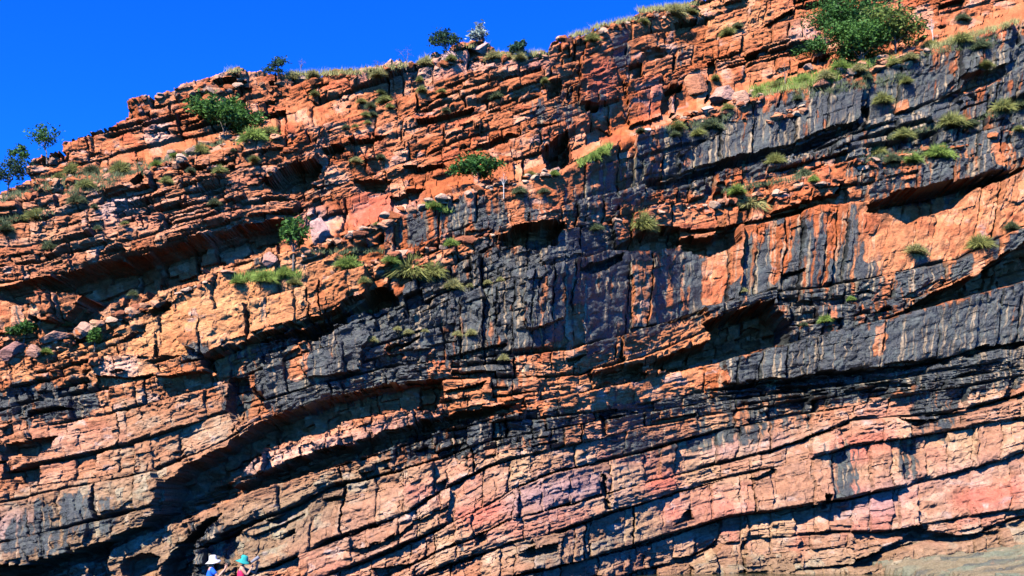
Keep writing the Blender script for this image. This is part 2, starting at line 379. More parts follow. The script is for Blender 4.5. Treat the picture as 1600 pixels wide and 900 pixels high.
GOLD = [(1, [(100,545),(250,458),(340,435),(470,398),(578,412),(575,462),(520,492),(420,524),(330,562),(200,560)]),
        (0.8, [(360,760),(400,700),(530,655),(600,640),(800,600),(800,632),(600,680),(400,745)]),
        (0.5, [(850,560),(1050,500),(1240,520),(1100,570),(900,640)]), (0.25, [(1350,325),(1600,270),(1600,440),(1400,490),(1350,420)]),
        (0.45, [(800,660),(1200,620),(1500,600),(1300,700),(1000,740),(800,750)]),
        (0.5, [(900,0),(1250,0),(1200,60),(1000,80)]),
        (0.5, [(0,520),(250,460),(330,560),(400,620),(0,640)]), (0.35, [(0,560),(330,560),(410,640),(370,760),(240,740),(0,790)]), (0.3, [(0,320),(200,270),(450,330),(100,430),(0,440)]),
        (0.8, [(1350,520),(1400,500),(1600,440),(1600,450),(1400,510)])]
PINK = [(1, [(450,790),(620,740),(760,700),(1000,670),(1300,640),(1600,600),(1720,570),(1720,900),(1600,830),(1350,880),(900,910),(500,910),(420,850)]),
        (0.5, [(0,660),(240,640),(420,620),(380,680),(200,760),(0,780)]), (0.35, [(0,300),(460,260),(460,340),(0,440)])]
OLIVE = [(0.4, [(180,600),(400,620),(370,740),(240,740),(150,760)]), (1, [(0,780),(240,740),(300,730),(250,820),(400,765),(600,705),(640,730),(560,760),(420,900),(350,915),(0,915)]),
         (1, [(1000,895),(1200,858),(1340,862),(1450,845),(1720,800),(1720,930),(1000,930)]),
         (0.55, [(800,840),(1000,800),(1000,912),(800,912)]),
         (0.6, [(450,770),(640,720),(760,690),(600,760),(470,820)])]
PURPLE = [(1, [(800,765),(900,735),(945,740),(950,770),(830,800),(780,800)]), (1, [(1300,780),(1420,765),(1400,800),(1310,805)]),
          (0.8, [(0,810),(80,790),(60,850),(0,860)]), (0.7, [(1100,690),(1200,680),(1250,690),(1100,720)]),
          (0.6, [(1350,760),(1600,710),(1600,725),(1400,775)])]
REDP = [(1, [(1000,745),(1060,728),(1065,760),(1010,772)]), (1, [(1035,790),(1068,780),(1060,812),(1040,815)]), (0.9, [(1245,830),(1262,830),(1258,870),(1250,870)]),
        (0.9, [(710,800),(780,780),(785,810),(715,830)]), (0.8, [(1490,770),(1600,745),(1600,780),(1500,800)]), (0.7, [(1300,690),(1400,660),(1400,700),(1310,720)]),
        (0.8, [(555,300),(620,310),(610,350),(540,360)]), (0.8, [(920,100),(960,95),(960,160),(920,165)]), (0.6, [(1000,130),(1035,125),(1030,190),(1005,200)]),
        (0.8, [(1340,455),(1380,440),(1376,462),(1345,465)])]
PALE = [(1, [(610,326),(650,316),(655,322),(620,335)]), (0.8, [(230,195),(265,190),(260,215),(235,220)]), (0.8, [(150,320),(215,300),(210,330),(155,345)]),
        (0.7, [(480,335),(515,330),(520,365),(485,370)]), (0.8, [(165,570),(225,565),(222,580),(160,592)]), (0.7, [(1230,55),(1270,30),(1275,60),(1235,70)]),
        (0.5, [(560,100),(860,80),(860,100),(560,130)]), (0.5, [(370,720),(690,640),(690,655),(380,745)])]

mDARK = softmap(DARK, 3); mORG = softmap(ORANGE, 1); mGOLD = softmap(GOLD, 8); mPINK = softmap(PINK, 6); mOLIVE = softmap(OLIVE, 5)
mPUR = softmap(PURPLE, 3); mRED = softmap(REDP, 2); mPALE = softmap(PALE, 2)
MASSIVE = softmap([(1, [(880,600),(1130,566),(1130,604),(940,640),(860,640)]), (.8, [(800,520),(880,480),(960,520),(1100,490),(1100,520),(900,580),(800,600)]), (.7, [(600,340),(1000,240),(1010,290),(780,358),(600,390)]), (1, [(900,90),(1105,90),(1105,190),(900,200)]), (.8, [(1060,245),(1180,185),(1340,130),(1342,186),(1200,232),(1060,272)]), (1, [(1120,568),(1400,500),(1720,410),(1720,560),(1300,595),(1130,606)]), (0.8, [(1340,325),(1600,262),(1600,370),(1400,470),(1340,440)]),
                   (0.75, [(880,425),(1150,385),(1340,325),(1350,440),(1100,490),(890,550)]), (0.7, [(430,560),(560,500),(600,520),(560,580),(450,610)]),
                   (1.0, [(150,560),(330,440),(578,412),(560,470),(400,525),(250,560)]), (0.85, [(0,790),(240,740),(250,820),(0,880)]), (0.6, [(0,660),(200,620),(380,600),(360,740),(240,740),(0,790)]),
                   (0.72, [(450,810),(800,700),(1600,600),(1600,820),(900,905),(500,905)]), (0.6, [(940,50),(1050,100),(1050,200),(900,200)])], 3)

MID = softmap([(1, [(640,540),(800,500),(880,420),(960,395),(1200,355),(1345,325),(1420,470),(1240,530),(1100,505),(880,560),(700,600)]), (.8, [(600,350),(1000,240),(1010,290),(780,358),(600,385)]), (.6, [(380,560),(560,500),(500,600),(400,640)]), (.7, [(1240,255),(1600,190),(1600,262),(1350,315)]), (.5, [(1180,170),(1300,130),(1330,180),(1190,240)])], 3)
# ------------------------------------------------------------------ grid over the cliff
def axis(lo, a, b, hi, fine, coarse):
    return np.concatenate([np.arange(lo, a, coarse), np.arange(a, b, fine), np.arange(b, hi, coarse)])
PX = axis(-330, -14, 1614, 1930, 1.25, 5.0)
QY = axis(-170, -8, 906, 940, 1.25, 4.0)
P, Q = np.meshgrid(PX, QY)

# skyline with stepped blocks
skyx = pl(SKYL, PX)
bi = np.floor(PX / 9.0 + 0.8 * (vnoise(PX / 30.0, PX * 0 + 3.0)))
skyx = skyx + (hsh(bi, 5.0) - 0.6) * 5.0 + (hsh(np.floor(PX / 3.7), 2.0) - 0.5) * 2.5
QE = np.maximum(Q, skyx[None, :])
BACK = np.clip(skyx[None, :] - Q, 0, None)

# stratigraphic coordinate
wx = fbm(P / 170, QE / 90, 1, 3) * 6 + fbm(P / 30, QE / 16, 2, 3) * 2.2
lines = bed_lines(PX)                              # (NB, W)
Qw = QE + wx
K = np.zeros(P.shape, int); FR = np.zeros(P.shape); TH = np.ones(P.shape) * 40
for k in range(NB - 1):
    a = lines[k][None, :]; b = lines[k + 1][None, :]
    m = (Qw >= a) & (Qw < b)
    K = np.where(m, k, K); FR = np.where(m, (Qw - a) / (b - a), FR); TH = np.where(m, b - a, TH)
K = np.where(Qw >= lines[-1][None, :], NB - 1, K)
mas = samp(MASSIVE, P, QE)
mas = np.clip(mas + 0.75 * sstep(0.05, 0.3, fbm(P / 110, QE / 45, 7, 3) * 2), 0, 1)
U = P + fbm(P / 70, QE / 50, 5, 2) * 12 + fbm(P / 12, QE / 12, 6, 2) * 1.6

def jointed(u, key, w, seed, jit=0.7):
    """1-D irregular joints: returns block index, distance (px) to the nearest joint and local coordinate -1..1"""
    t = u / w + hsh(key, 1.3, seed) * 10
    i = np.floor(t); f = t - i
    b0 = (hsh(i, key, seed + 1) - 0.5) * jit; b1 = 1 + (hsh(i + 1, key, seed + 1) - 0.5) * jit
    lo = f < b0; hi = f >= b1
    i2 = np.where(lo, i - 1, np.where(hi, i + 1, i))
    c0 = i2 + (hsh(i2, key, seed + 1) - 0.5) * jit; c1 = i2 + 1 + (hsh(i2 + 1, key, seed + 1) - 0.5) * jit
    d = np.minimum(t - c0, c1 - t) * w
    loc = (t - c0) / np.maximum(c1 - c0, 1e-3) * 2 - 1
    return i2, d, loc

# level 0 : big joints through a whole bed, shifting the bedding a little from one side to the other
i0, d0, l0 = jointed(U, K, 165.0, 11, 0.8)
off = (hsh(i0, K, 3) - 0.5) * 0.16
fr = FR + off * np.sin(np.pi * FR)
# level 1 : courses in the bed
nsub = np.clip(np.round(TH[:, :] / (15 + 12 * hsh(K, 9.0))), 1, 5)
ns = 1 + np.floor(hsh(K, i0, 21) ** np.where(K < 10, 1.05, 1.4) * 3.7)
ns = np.where(mas > 0.4, 1, ns)
t1 = fr * ns
j1 = np.clip(np.floor(t1 + 0.30 * (hsh(i0, K, 4) - 0.5) * np.sin(np.pi * np.clip(fr, 0, 1))), 0, ns - 1)
f1 = np.clip(t1 - j1, 0, 1); th1 = TH / ns
key1 = K * 17 + j1 + i0 * 0.37
w1 = 30 + 100 * hsh(key1, 7.0) ** 1.5
i1, d1, l1 = jointed(U, key1, w1, 31)
e1 = np.minimum(f1, 1 - f1) * th1
# level 2 : thin plates and small blocks
n2 = np.clip(np.round(th1 / (6.5 + 13 * hsh(i1, key1, 2))), 1, 6)
n2 = np.where((mas > 0.4), np.clip(n2, 1, 3), n2)
t2 = f1 * n2 + (hsh(i1, key1, 8) - 0.5) * 0.5 * np.sin(np.pi * f1); j2 = np.clip(np.floor(t2), 0, n2 - 1); f2 = t2 - j2
key2 = key1 * 7.3 + j2 + i1 * 1.71
w2 = 12 + 36 * hsh(key2, 5.0)
i2, d2, l2 = jointed(U + fbm(P / 9, QE / 9, 44, 2) * 3, key2, w2, 51)
e2 = np.minimum(f2, 1 - f2) * th1 / n2

def facets(x, y, seed):
    """broken rock: a continuous surface of irregular flat facets meeting in sharp edges"""
    xi = np.floor(x).astype(np.int64); yi = np.floor(y).astype(np.int64)
    val = np.full(x.shape, -1e9)
    for ox in (-1, 0, 1):
        for oy in (-1, 0, 1):
            ix = xi + ox; iy = yi + oy
            a = _T[(iy * 7 + seed) & 511, (ix * 3 + seed * 5) & 511]; b = _T[(ix * 5 + seed * 11) & 511, (iy * 9 + seed) & 511]
            dx = x - (ix + a); dy = y - (iy + b)
            g1 = _T[(ix + seed * 3) & 511, (iy * 5) & 511] - .5; g2 = _T[(iy + seed * 7) & 511, (ix * 7) & 511] - .5; h0 = _T[(ix * 11) & 511, (iy + seed) & 511] - .5
            v = h0 * .9 + dx * g1 * 1.4 + dy * g2 * 1.4 - 1.15 * np.maximum(np.abs(dx) * .8, np.abs(dy))
            val = np.maximum(val, v)
    return val + .25

def tail(h):                                   # mostly small steps, a few large ones
    s = h * 2 - 1
    return np.sign(s) * np.abs(s) ** 1.7
fl = (1 - 0.80 * mas) * (0.45 + 0.55 * sstep(-.12, .14, fbm(P / 120, QE / 60, 9, 3)))
D = 0.50 * tail(hsh(K, 77.0))
D = D + 0.45 * fbm(P / 120, K * 3.3, 61, 3) * 2
D = D + 0.42 * tail(hsh(i0, K, 5)) * (1 - 0.5 * mas)
D = D + 0.62 * tail(hsh(i1, key1, 6)) * (0.4 + 0.6 * fl)
D = D + 0.30 * tail(hsh(i2, key2, 7)) * fl
# each face is tilted its own way
D = D + l1 * 0.16 * (hsh(i1, key1, 12) - 0.5) * 2 * fl + (f1 - 0.5) * 0.45 * (hsh(i1, key1, 13) - 0.45) * np.minimum(1, th1 / 25)
D = D + l2 * 0.10 * (hsh(i2, key2, 14) - 0.5) * 2 * fl + (f2 - 0.5) * 0.16 * (hsh(i2, key2, 15) - 0.5) * fl
# faces stand more upright than the cliff as a whole, the step falls at the bedding plane
pk = np.clip(samp(mPINK, P, QE) + .6 * samp(mOLIVE, P, QE), 0, 1)
D = D + (0.5 - FR) * TH * 0.019 * (0.75 - 1.0 * pk)
D = D - 0.45 * pk * sstep(5.5, 1.5, (1 - FR) * TH) * sstep(-0.12, 0.08, fbm(U / 80, K * 4.7, 73, 3))
# undercut at the foot of many courses, opening of joints and of bedding planes
n_u = fbm(U / 70, K * 5.1 + j1, 71, 3)
under = sstep(0.02, 0.22, n_u) * (1 - 0.5 * mas)
D = D - 0.85 * under * sstep(7.0, 2.0, (1 - f1) * th1)
crk = sstep(-0.18, 0.05, fbm(P / 26, QE / 26, 81, 2))
fl = fl * (1 - .45 * pk)
D = D - 0.34 * crk * (1 - .35 * pk) * sstep(2.3, 0.7, e1) - 0.42 * (1 - .5 * pk) * sstep(2.0, 0.6, d1) * sstep(-0.15, 0.1, fbm(P / 40, QE / 20, 83, 2)) * (1 - .5 * mas)
D = D - 0.12 * crk * sstep(1.8, 0.5, e2) * fl * sstep(-.1, .15, fbm(P / 30, QE / 9, 85, 2)) - 0.20 * sstep(1.7, 0.5, d2) * fl * crk
D = D - 0.7 * sstep(3.0, 1.0, d0) * (hsh(i0, K, 41) > 0.75)
# rounding of arrises
D = D - 0.07 * np.exp(-np.minimum(np.minimum(e1, d1), 12) / 1.5)
# rough broken surface
fw1 = fbm(P / 30, QE / 30, 91, 2) * .5 + hsh(i1, key1, 95) * 9; fw2 = fbm(P / 16, QE / 16, 92, 2) * .35 + hsh(i1, key1, 96) * 9
dip = (K + FR) * 42.0
D = D + 0.32 * facets(P / 46 + fw1, dip / 21 + fw1, 3) * (1 - .5 * mas)
D = D + 0.24 * facets(P / 17 + fw2, dip / 9 + fw2, 8) * (1 - .5 * mas) * (1 - .6 * pk) + 0.22 * pk * facets(P / 62 + fw1, dip / 9 + fw2, 21)
D = D + 0.13 * facets(P / 7.0 + fw2, dip / 4.2, 13) * (1 - .25 * mas) * (0.4 + 1.2 * sstep(-.2, .2, fbm(P / 50, QE / 30, 94, 2)))
D = D + 0.06 * fbm(P / 9, QE / 7, 93, 4) + 0.16 * fbm(P / 45, dip / 3.2, 97, 3) * (1 - .3 * sstep(.5, 1, samp(MASSIVE, P, QE)))
# traced overhangs, shelters and projecting masses
wp = fbm(P / 16, QE / 12, 101, 3) * 9 + (hsh(i2, key2, 17) - 0.5) * 5
wq = fbm(P / 18, QE / 14, 103, 3) * 7 + (hsh(i2, key2, 18) - 0.5) * 4
Pw = P + wp; Qv = QE + wq
CAVE = np.zeros(P.shape)
for dep, poly in CAVES:
    xs = [v[0] for v in poly]; ys = [v[1] for v in poly]
    c0, c1 = np.searchsorted(PX, [min(xs) - 14, max(xs) + 14]); r0, r1 = np.searchsorted(QY, [min(ys) - 14, max(ys) + 14])
    if c1 <= c0 or r1 <= r0: continue
    sl = (slice(r0, r1), slice(c0, c1))
    big = 1.0 if dep > 1.25 else 0.55
    ins = inpoly(poly, P[sl] + wp[sl] * big, QE[sl] + wq[sl] * big)
    CAVE[sl] = np.maximum(CAVE[sl], ins * dep)
for bl, segs in ((J1, ((300, 540, 9), (560, 720, 6))), (J2, ((330, 470, 10), (480, 620, 10), (640, 800, 6))), (J3, ((540, 700, 9), (800, 960, 5), (990, 1110, 5))), (J35, ((700, 800, 6), (830, 980, 7), (1190, 1330, 6), (1400, 1600, 6))), (J4, ((640, 760, 8), (870, 1010, 9), (1030, 1130, 5))), (J5, ((760, 900, 8), (930, 1140, 9), (1230, 1380, 4)))):
    for xa, xb, tk in segs:
        m = (P > xa) & (P < xb); c = pl(bl, P); n = np.sin(np.clip((P - xa) / (xb - xa), 0, 1) * np.pi) ** .5 * tk * (.65 + 1.3 * fbm(P / 30, c / 30, 107, 3))
        ins = m & (np.abs(QE + wq * .45 - c) < n * .5)
        D = np.where(ins & (CAVE == 0), D - 1.0, D)
for dep, poly in BULGE:
    xs = [v[0] for v in poly]; ys = [v[1] for v in poly]
    c0, c1 = np.searchsorted(PX, [min(xs) - 14, max(xs) + 14]); r0, r1 = np.searchsorted(QY, [min(ys) - 14, max(ys) + 14])
    sl = (slice(r0, r1), slice(c0, c1))
    D[sl] = D[sl] + dep * inpoly(poly, Pw[sl], Qv[sl]) * (CAVE[sl] == 0)
def boxblur(a, rr):
    for ax in (0, 1):
        pad = [(0, 0), (0, 0)]; pad[ax] = (rr + 1, rr)
        c = np.cumsum(np.pad(a, pad, 'edge'), axis=ax)
        a = (np.take(c, range(2 * rr + 1, c.shape[ax]), axis=ax) - np.take(c, range(0, c.shape[ax] - 2 * rr - 1), axis=ax)) / (2 * rr + 1)
    return a
cm = boxblur(boxblur((CAVE > 0) * 1.0, 5), 4)
cq = np.clip((cm - .42) / .5, 0, 1); cq = 0.5 * cq + 0.5 * np.floor(cq * 3 + (hsh(i2, key2, 19) - .5) * .8).clip(0, 3) / 3
CAVE = CAVE * (0.30 + 0.70 * np.where(CAVE > 1.4, cq, 1))
D = np.where(CAVE > 0, -CAVE * (0.85 + 0.3 * fbm(P / 30, QE / 20, 105, 3)) + 0.5 * D, np.clip(D, -1.6, 2.2))

Y0 = baseY(P, QE)
X, Y, Z = w3(P, QE, Y0)
Y = Y - D
X = X + 0.25 * fbm(P / 8, QE / 8, 111, 3)
# behind the skyline the rock turns into the plateau top
Y = Y + BACK * 0.35
Z = Z - BACK * 0.03 + np.where(BACK > 0, 0.25 * fbm(P / 9, Q / 9, 113, 3), 0)

# ------------------------------------------------------------------ colour of the stone (pigment, plus a grey sheen painted on the varnish)
def mixc(c, w, col):
    return c * (1 - w[..., None]) + np.array(col) * w[..., None]
h1 = hsh(i1, key1, 201); h2 = hsh(i2, key2, 202)
big = fbm(P / 130, QE / 60, 203, 4) * 2; med = fbm(P / 26, QE / 16, 205, 4) * 2; fine = fbm(P / 5, QE / 5, 207, 3) * 2
streak = fbm(P / 5.5 + wx / 9, QE / 75, 209, 4) * 2; streak2 = fbm(P / 14, QE / 160, 211, 3) * 2
col = np.zeros(P.shape + (3,)) + np.array((0.42, 0.112, 0.038))
col = mixc(col, np.clip(0.5 + big * 0.9 + (h1 - .5) * 0.9, 0, 1), (0.50, 0.185, 0.080))
col = mixc(col, sstep(0.15, 0.6, med + (h2 - .5) * 0.9) * 0.65, (0.58, 0.29, 0.17))
col = mixc(col, sstep(0.25, 0.7, -med + (h1 - .5)) * 0.6, (0.36, 0.07, 0.028))
def sm(m): return np.clip(samp(m, Pw, Qv), 0, 1)
g = sm(mGOLD)
col = mixc(col, g * np.clip(0.62 + med * .5 + (h1 - .5) * .5, 0, 1), (0.56, 0.265, 0.105))
col = mixc(col, g * sstep(0.1, 0.6, -med + (h2 - .5)) * 0.6, (0.54, 0.22, 0.08))
k = sm(mPINK)
col = mixc(col, k * 0.85, (0.37, 0.195, 0.115))
col = mixc(col, k * sstep(0.0, 0.6, big + (h1 - .5) * 1.3) * 0.8, (0.38, 0.14, 0.095))
col = mixc(col, k * sstep(0.0, 0.6, -big + (h1 - .5) * 1.3) * 0.75, (0.43, 0.265, 0.14))
col = mixc(col, k * sstep(0.1, 0.6, med + (h2 - .5) * .6) * 0.5, (0.48, 0.31, 0.21))
ol = sm(mOLIVE)
col = mixc(col, k * sstep(0.1, 0.7, (h2 - .5) * 1.3 - med * .6) * 0.6, (0.25, 0.135, 0.085))
col = mixc(col, ol * 0.85, (0.23, 0.165, 0.095))
col = mixc(col, ol * sstep(0.0, 0.6, med + (h2 - .5)) * 0.7, (0.26, 0.235, 0.15))
col = mixc(col, sm(mPUR) * 0.7, (0.30, 0.19, 0.19))
col = mixc(col, sm(mRED) * 0.75, (0.50, 0.115, 0.075))
col = mixc(col, sm(mPALE) * 0.8, (0.66, 0.47, 0.39))
# grey and pale lichen patches
col = mixc(col, sstep(0.45, 0.8, fbm(P / 18, QE / 12, 213, 4) * 2 + (h2 - .5) * .6) * 0.5, (0.40, 0.30, 0.25))
# dark desert varnish and water streaks
dk = sm(mDARK); og = np.clip(samp(mORG, P + wp * 0.35, QE + wq * 0.6), 0, 1)
gen = 0.22 * sstep(0.0, 0.5, fbm(P / 90, QE / 50, 221, 3) * 2)           # scattered stains everywhere
v = dk * (1 - 0.95 * sstep(0.25, 0.6, og)) * (1.15 + .45 * mas) + streak * 0.95 + streak2 * 0.75 + med * 0.25 + (h2 - 0.5) * 0.42 + (h1 - .5) * .35 - 0.50 - 0.35 * (dk < 0.2) + gen * (1 - k * .6)
v = v + 0.20 * (dk > 0.3) * (og < 0.3)
v = v + 0.45 * streak * samp(MID, P, QE) - 0.30 * samp(MID, P, QE)
brown = sstep(-0.22, 0.2, v) * np.clip(dk * 1.5, 0, 1)
col = mixc(col, brown * .6, (0.17, 0.085, 0.045))
van = sstep(0.08, 0.34, v)
dcol = np.zeros(P.shape + (3,)) + np.array((0.020, 0.025, 0.025))
dcol = mixc(dcol, sstep(-0.1, 0.5, med), (0.038, 0.046, 0.043))
dcol = mixc(dcol, sstep(0.0, 0.6, fbm(P / 10, QE / 60, 231, 3) * 2 + (h1 - .5) * .6) * .6, (0.075, 0.080, 0.070))  # lighter grey on the faces, a sheen painted into the varnish colour
dcol = mixc(dcol, sstep(0.2, 0.6, fine + med * .5) * 0.5, (0.10, 0.115, 0.095))  # more of the painted grey sheen, in small patches
col = col * (1 - van[..., None] * 0.985) + dcol * van[..., None] * 0.985
# thin white and dark drips
col = mixc(col, sstep(0.50, 0.85, fbm(P / 2.8, QE / 50, 223, 3) * 2.3 + dk * .25) * 0.7 * (dk > 0.2), (0.46, 0.33, 0.20))
col = col * (1 + 0.26 * fine + 0.24 * (h2 - .5) + .20 * (h1 - .5))[..., None]
col = np.clip(col, 0.015, 0.8)

# ------------------------------------------------------------------ mesh output
def label(o, text=None, cat=None, group=None, kind=None):
    if text: o['label'] = text
    if cat: o['category'] = cat
    if group: o['group'] = group
    if kind: o['kind'] = kind
    return o

def np_mesh(name, verts, faces, colors=None, material=None, parent=None, smooth=False):
    me = bpy.data.meshes.new(name)
    nv, nf = len(verts), len(faces); s = faces.shape[1]
    me.vertices.add(nv); me.vertices.foreach_set('co', np.ascontiguousarray(verts, np.float32).ravel())
    me.loops.add(nf * s); me.loops.foreach_set('vertex_index', np.ascontiguousarray(faces, np.int32).ravel())
    me.polygons.add(nf); me.polygons.foreach_set('loop_start', np.arange(0, nf * s, s, dtype=np.int32))
    if colors is not None:
        a = me.color_attributes.new('Col', 'FLOAT_COLOR', 'POINT')
        c4 = np.ones((nv, 4), np.float32); c4[:, :3] = colors
        a.data.foreach_set('color', c4.ravel())
    me.update(calc_edges=True)
    me.polygons.foreach_set('use_smooth', np.full(nf, smooth))
    if material: me.materials.append(material)
    o = bpy.data.objects.new(name, me)
    C.objects.link(o)
    if parent: o.parent = parent
    return o

H, W = P.shape
idx = np.arange(H * W).reshape(H, W)
quads = np.stack([idx[:-1, :-1], idx[1:, :-1], idx[1:, 1:], idx[:-1, 1:]], -1).reshape(-1, 4)
keep = (BACK[1:, :-1] < 60).ravel()
V = np.stack([X, Y, Z], -1).reshape(-1, 3)
CC = col.reshape(-1, 3)
Kq = K[1:, :-1].ravel()
# numeric id of the level-1 block of each face
_, bid = np.unique(np.round(key1 * 1000).astype(np.int64) * 4099 + i1.astype(np.int64), return_inverse=True)
bid = bid.reshape(H, W)[1:, :-1].ravel()
infr = ((P > 0) & (P < 1600) & (Q > 0) & (Q < 900) & (BACK == 0) & (CAVE == 0) & (Y - Y0 < 1.0))[1:, :-1].ravel()
areas = np.bincount(bid[infr & keep], minlength=bid.max() + 1)
top = np.argsort(areas)[::-1][:290]
istop = np.zeros(bid.max() + 1, bool); istop[top] = True

cliff = bpy.data.objects.new('cliff', None); C.objects.link(cliff); cliff.location = (0, 62, 0)
label(cliff, 'high red and black stained sandstone cliff of tilted beds rising across the whole view', 'cliff', kind='structure')
bpy.context.view_layer.update()
OFF = np.array((0, 62, 0.0))
def submesh(name, sel, parent):
    f = quads[sel]
    u, inv = np.unique(f, return_inverse=True)
    return np_mesh(name, V[u] - OFF, inv.reshape(f.shape), CC[u], ROCK, parent)
beds = {}
blk_faces = istop[bid] & keep
for kk in range(NB):
    sel = keep & (Kq == kk) & ~blk_faces
    if sel.sum() < 10: continue
    o = submesh('rock_bed', sel, cliff)
    beds[kk] = o
order = np.argsort(bid[blk_faces], kind='stable')
fi = np.nonzero(blk_faces)[0][order]; bb = bid[fi]
cuts = np.nonzero(np.diff(bb))[0] + 1
for grp in np.split(fi, cuts):
    kk = int(np.bincount(Kq[grp]).argmax())
    submesh('rock_block', grp, beds.get(kk, cliff))

# lookup raster: where on the rock does a photo pixel fall
def project(x, y, z):
    dx, dy, dz = x, y, z - CAMZ
    fw = dy * math.cos(PITCH) + dz * math.sin(PITCH)
    up = -dy * math.sin(PITCH) + dz * math.cos(PITCH)
    return 800 + F * dx / fw, 450 - F * up / fw
pp, qq = project(X, Y, Z)
RS = 3
ri = np.clip(((qq + 100) / RS).astype(int), 0, 399).ravel(); ci = np.clip(((pp + 300) / RS).astype(int), 0, 799).ravel()
ok = (BACK < 14).ravel()
zb = np.full((400, 800), 1e9); Yf = Y.ravel()
np.minimum.at(zb, (ri[ok], ci[ok]), Yf[ok])
def at(px, py):
    """point of the rock seen at photo pixel (px, py); near the skyline it looks a little further down"""
    for d in range(0, 60):
        r = int((py + d + 100) / RS); c = int((px + 300) / RS)
        w = zb[r, max(0, c - 1):c + 2]
        w = w[w < 1e8]
        if len(w):
            yy = float(np.median(w))
            x, t = ray(px, py + d)
            return Vector((x * yy, yy, CAMZ + t * yy))
    return Vector((0, 80, 10))
def scale_at(v):                                   # metres per photo pixel there
    return v.y / F

# ------------------------------------------------------------------ water, river bed shelf, bank
def water():
    m, nt, b = mat('river_water')
    N, L = nt.nodes, nt.links
    b.inputs['Base Color'].default_value = (0.035, 0.036, 0.014, 1)
    b.inputs['Roughness'].default_value = 0.12
    n = N.new('ShaderNodeTexNoise'); n.inputs['Scale'].default_value = 1.3; n.inputs['Detail'].default_value = 4
    g = N.new('ShaderNodeNewGeometry'); L.new(g.outputs['Position'], n.inputs['Vector'])
    bp = N.new('ShaderNodeBump'); bp.inputs['Strength'].default_value = 0.5; bp.inputs['Distance'].default_value = 0.06
    L.new(n.outputs['Fac'], bp.inputs['Height']); L.new(bp.outputs[0], b.inputs['Normal'])
    v = np.array([(-400, -60, 0), (400, -60, 0), (400, 72, 0), (-400, 72, 0)], float)
    o = np_mesh('river_water', v, np.array([[0, 1, 2, 3]]), None, m)
    label(o, 'still olive brown river water along the foot of the cliff', 'water', kind='structure')
water()

def shelf():
    # smooth grey slab running down to the water at lower right; traced edge, built at its own distance
    xs = np.arange(14, 60, 0.11); ys = np.arange(46, 69, 0.11)
    Xg, Yg = np.meshgrid(xs, ys)
    edge = 21.0 - (Yg - 57) * 0.33                  # water line of the slab
    u = Xg - edge
    z = 0.16 * u + 0.035 * (Yg - 56) + 0.05 * fbm(Xg * .5, Yg * .9, 301, 4) * 6
    z = z + 0.17 * np.abs(fbm(Xg * 0.35 + Yg * 0.2, Yg * 2.2, 303, 4)) * 6
    z = z + 0.30 * facets(Xg * .45 + 40, Yg * .8 + Xg * .1 + 40, 5) + 0.04 * facets(Xg * 1.3 + 40, Yg * 2.4 + 40, 9)
    z = np.minimum(z, 1.9 + 0.08 * (Xg - 30) + 0.3 * fbm(Xg * .3, Yg * .5, 305, 3))
    st = np.floor(z / 0.28 + fbm(Xg * .25, Yg * .3, 307, 2) * 2)
    z = z * 0.75 + 0.25 * st * 0.28
    z = np.where(u < 0, np.minimum(z, 0.25 * u), z)
    n1 = fbm(Xg * .4, Yg * 1.2, 309, 4) * 2; n2 = fbm(Xg * 2, Yg * 5, 311, 4) * 2
    c = np.zeros(Xg.shape + (3,)) + np.array((0.20, 0.155, 0.09))
    c = mixc(c, sstep(-0.2, 0.5, n1), (0.15, 0.16, 0.105)); c = mixc(c, sstep(0.1, 0.6, n2 - n1 * .4) * .7, (0.24, 0.19, 0.12))
    c = mixc(c, sstep(0.05, 0.4, fbm(Xg * .25 + Yg * .2, Yg * 3.5, 315, 3) * 2) * .75, (0.055, 0.06, 0.05))
    c = mixc(c, sstep(0.35, 0.6, n1 * .7 + n2 * .6) * .6, (0.26, 0.15, 0.085))
    h, w = Xg.shape; ii = np.arange(h * w).reshape(h, w)
    f = np.stack([ii[:-1, :-1], ii[:-1, 1:], ii[1:, 1:], ii[1:, :-1]], -1).reshape(-1, 4)
    o = np_mesh('rock_shelf', np.stack([Xg, Yg, z], -1).reshape(-1, 3), f, c.reshape(-1, 3), ROCK)
    label(o, 'smooth grey olive rock slab sloping into the river at lower right', 'rock shelf', kind='structure')
shelf()

def bank():
    xs = np.arange(-60, 61, 1.0); ys = np.arange(-30, 43, 1.0)
    Xg, Yg = np.meshgrid(xs, ys)
    z = 1.1 - sstep(18, 34, Yg) * 1.02 - sstep(37, 41, Yg) * 0.8 + 0.12 * fbm(Xg * .3, Yg * .3, 321, 3) * sstep(36, 30, Yg)
    c = np.zeros(Xg.shape + (3,)) + np.array((0.32, 0.25, 0.17))
    h, w = Xg.shape; ii = np.arange(h * w).reshape(h, w)
    f = np.stack([ii[:-1, :-1], ii[:-1, 1:], ii[1:, 1:], ii[1:, :-1]], -1).reshape(-1, 4)
    o = np_mesh('riverbank', np.stack([Xg, Yg, z], -1).reshape(-1, 3), f, c.reshape(-1, 3), ROCK)
    label(o, 'low flat rock riverbank under the two people', 'riverbank', kind='structure')
bank()
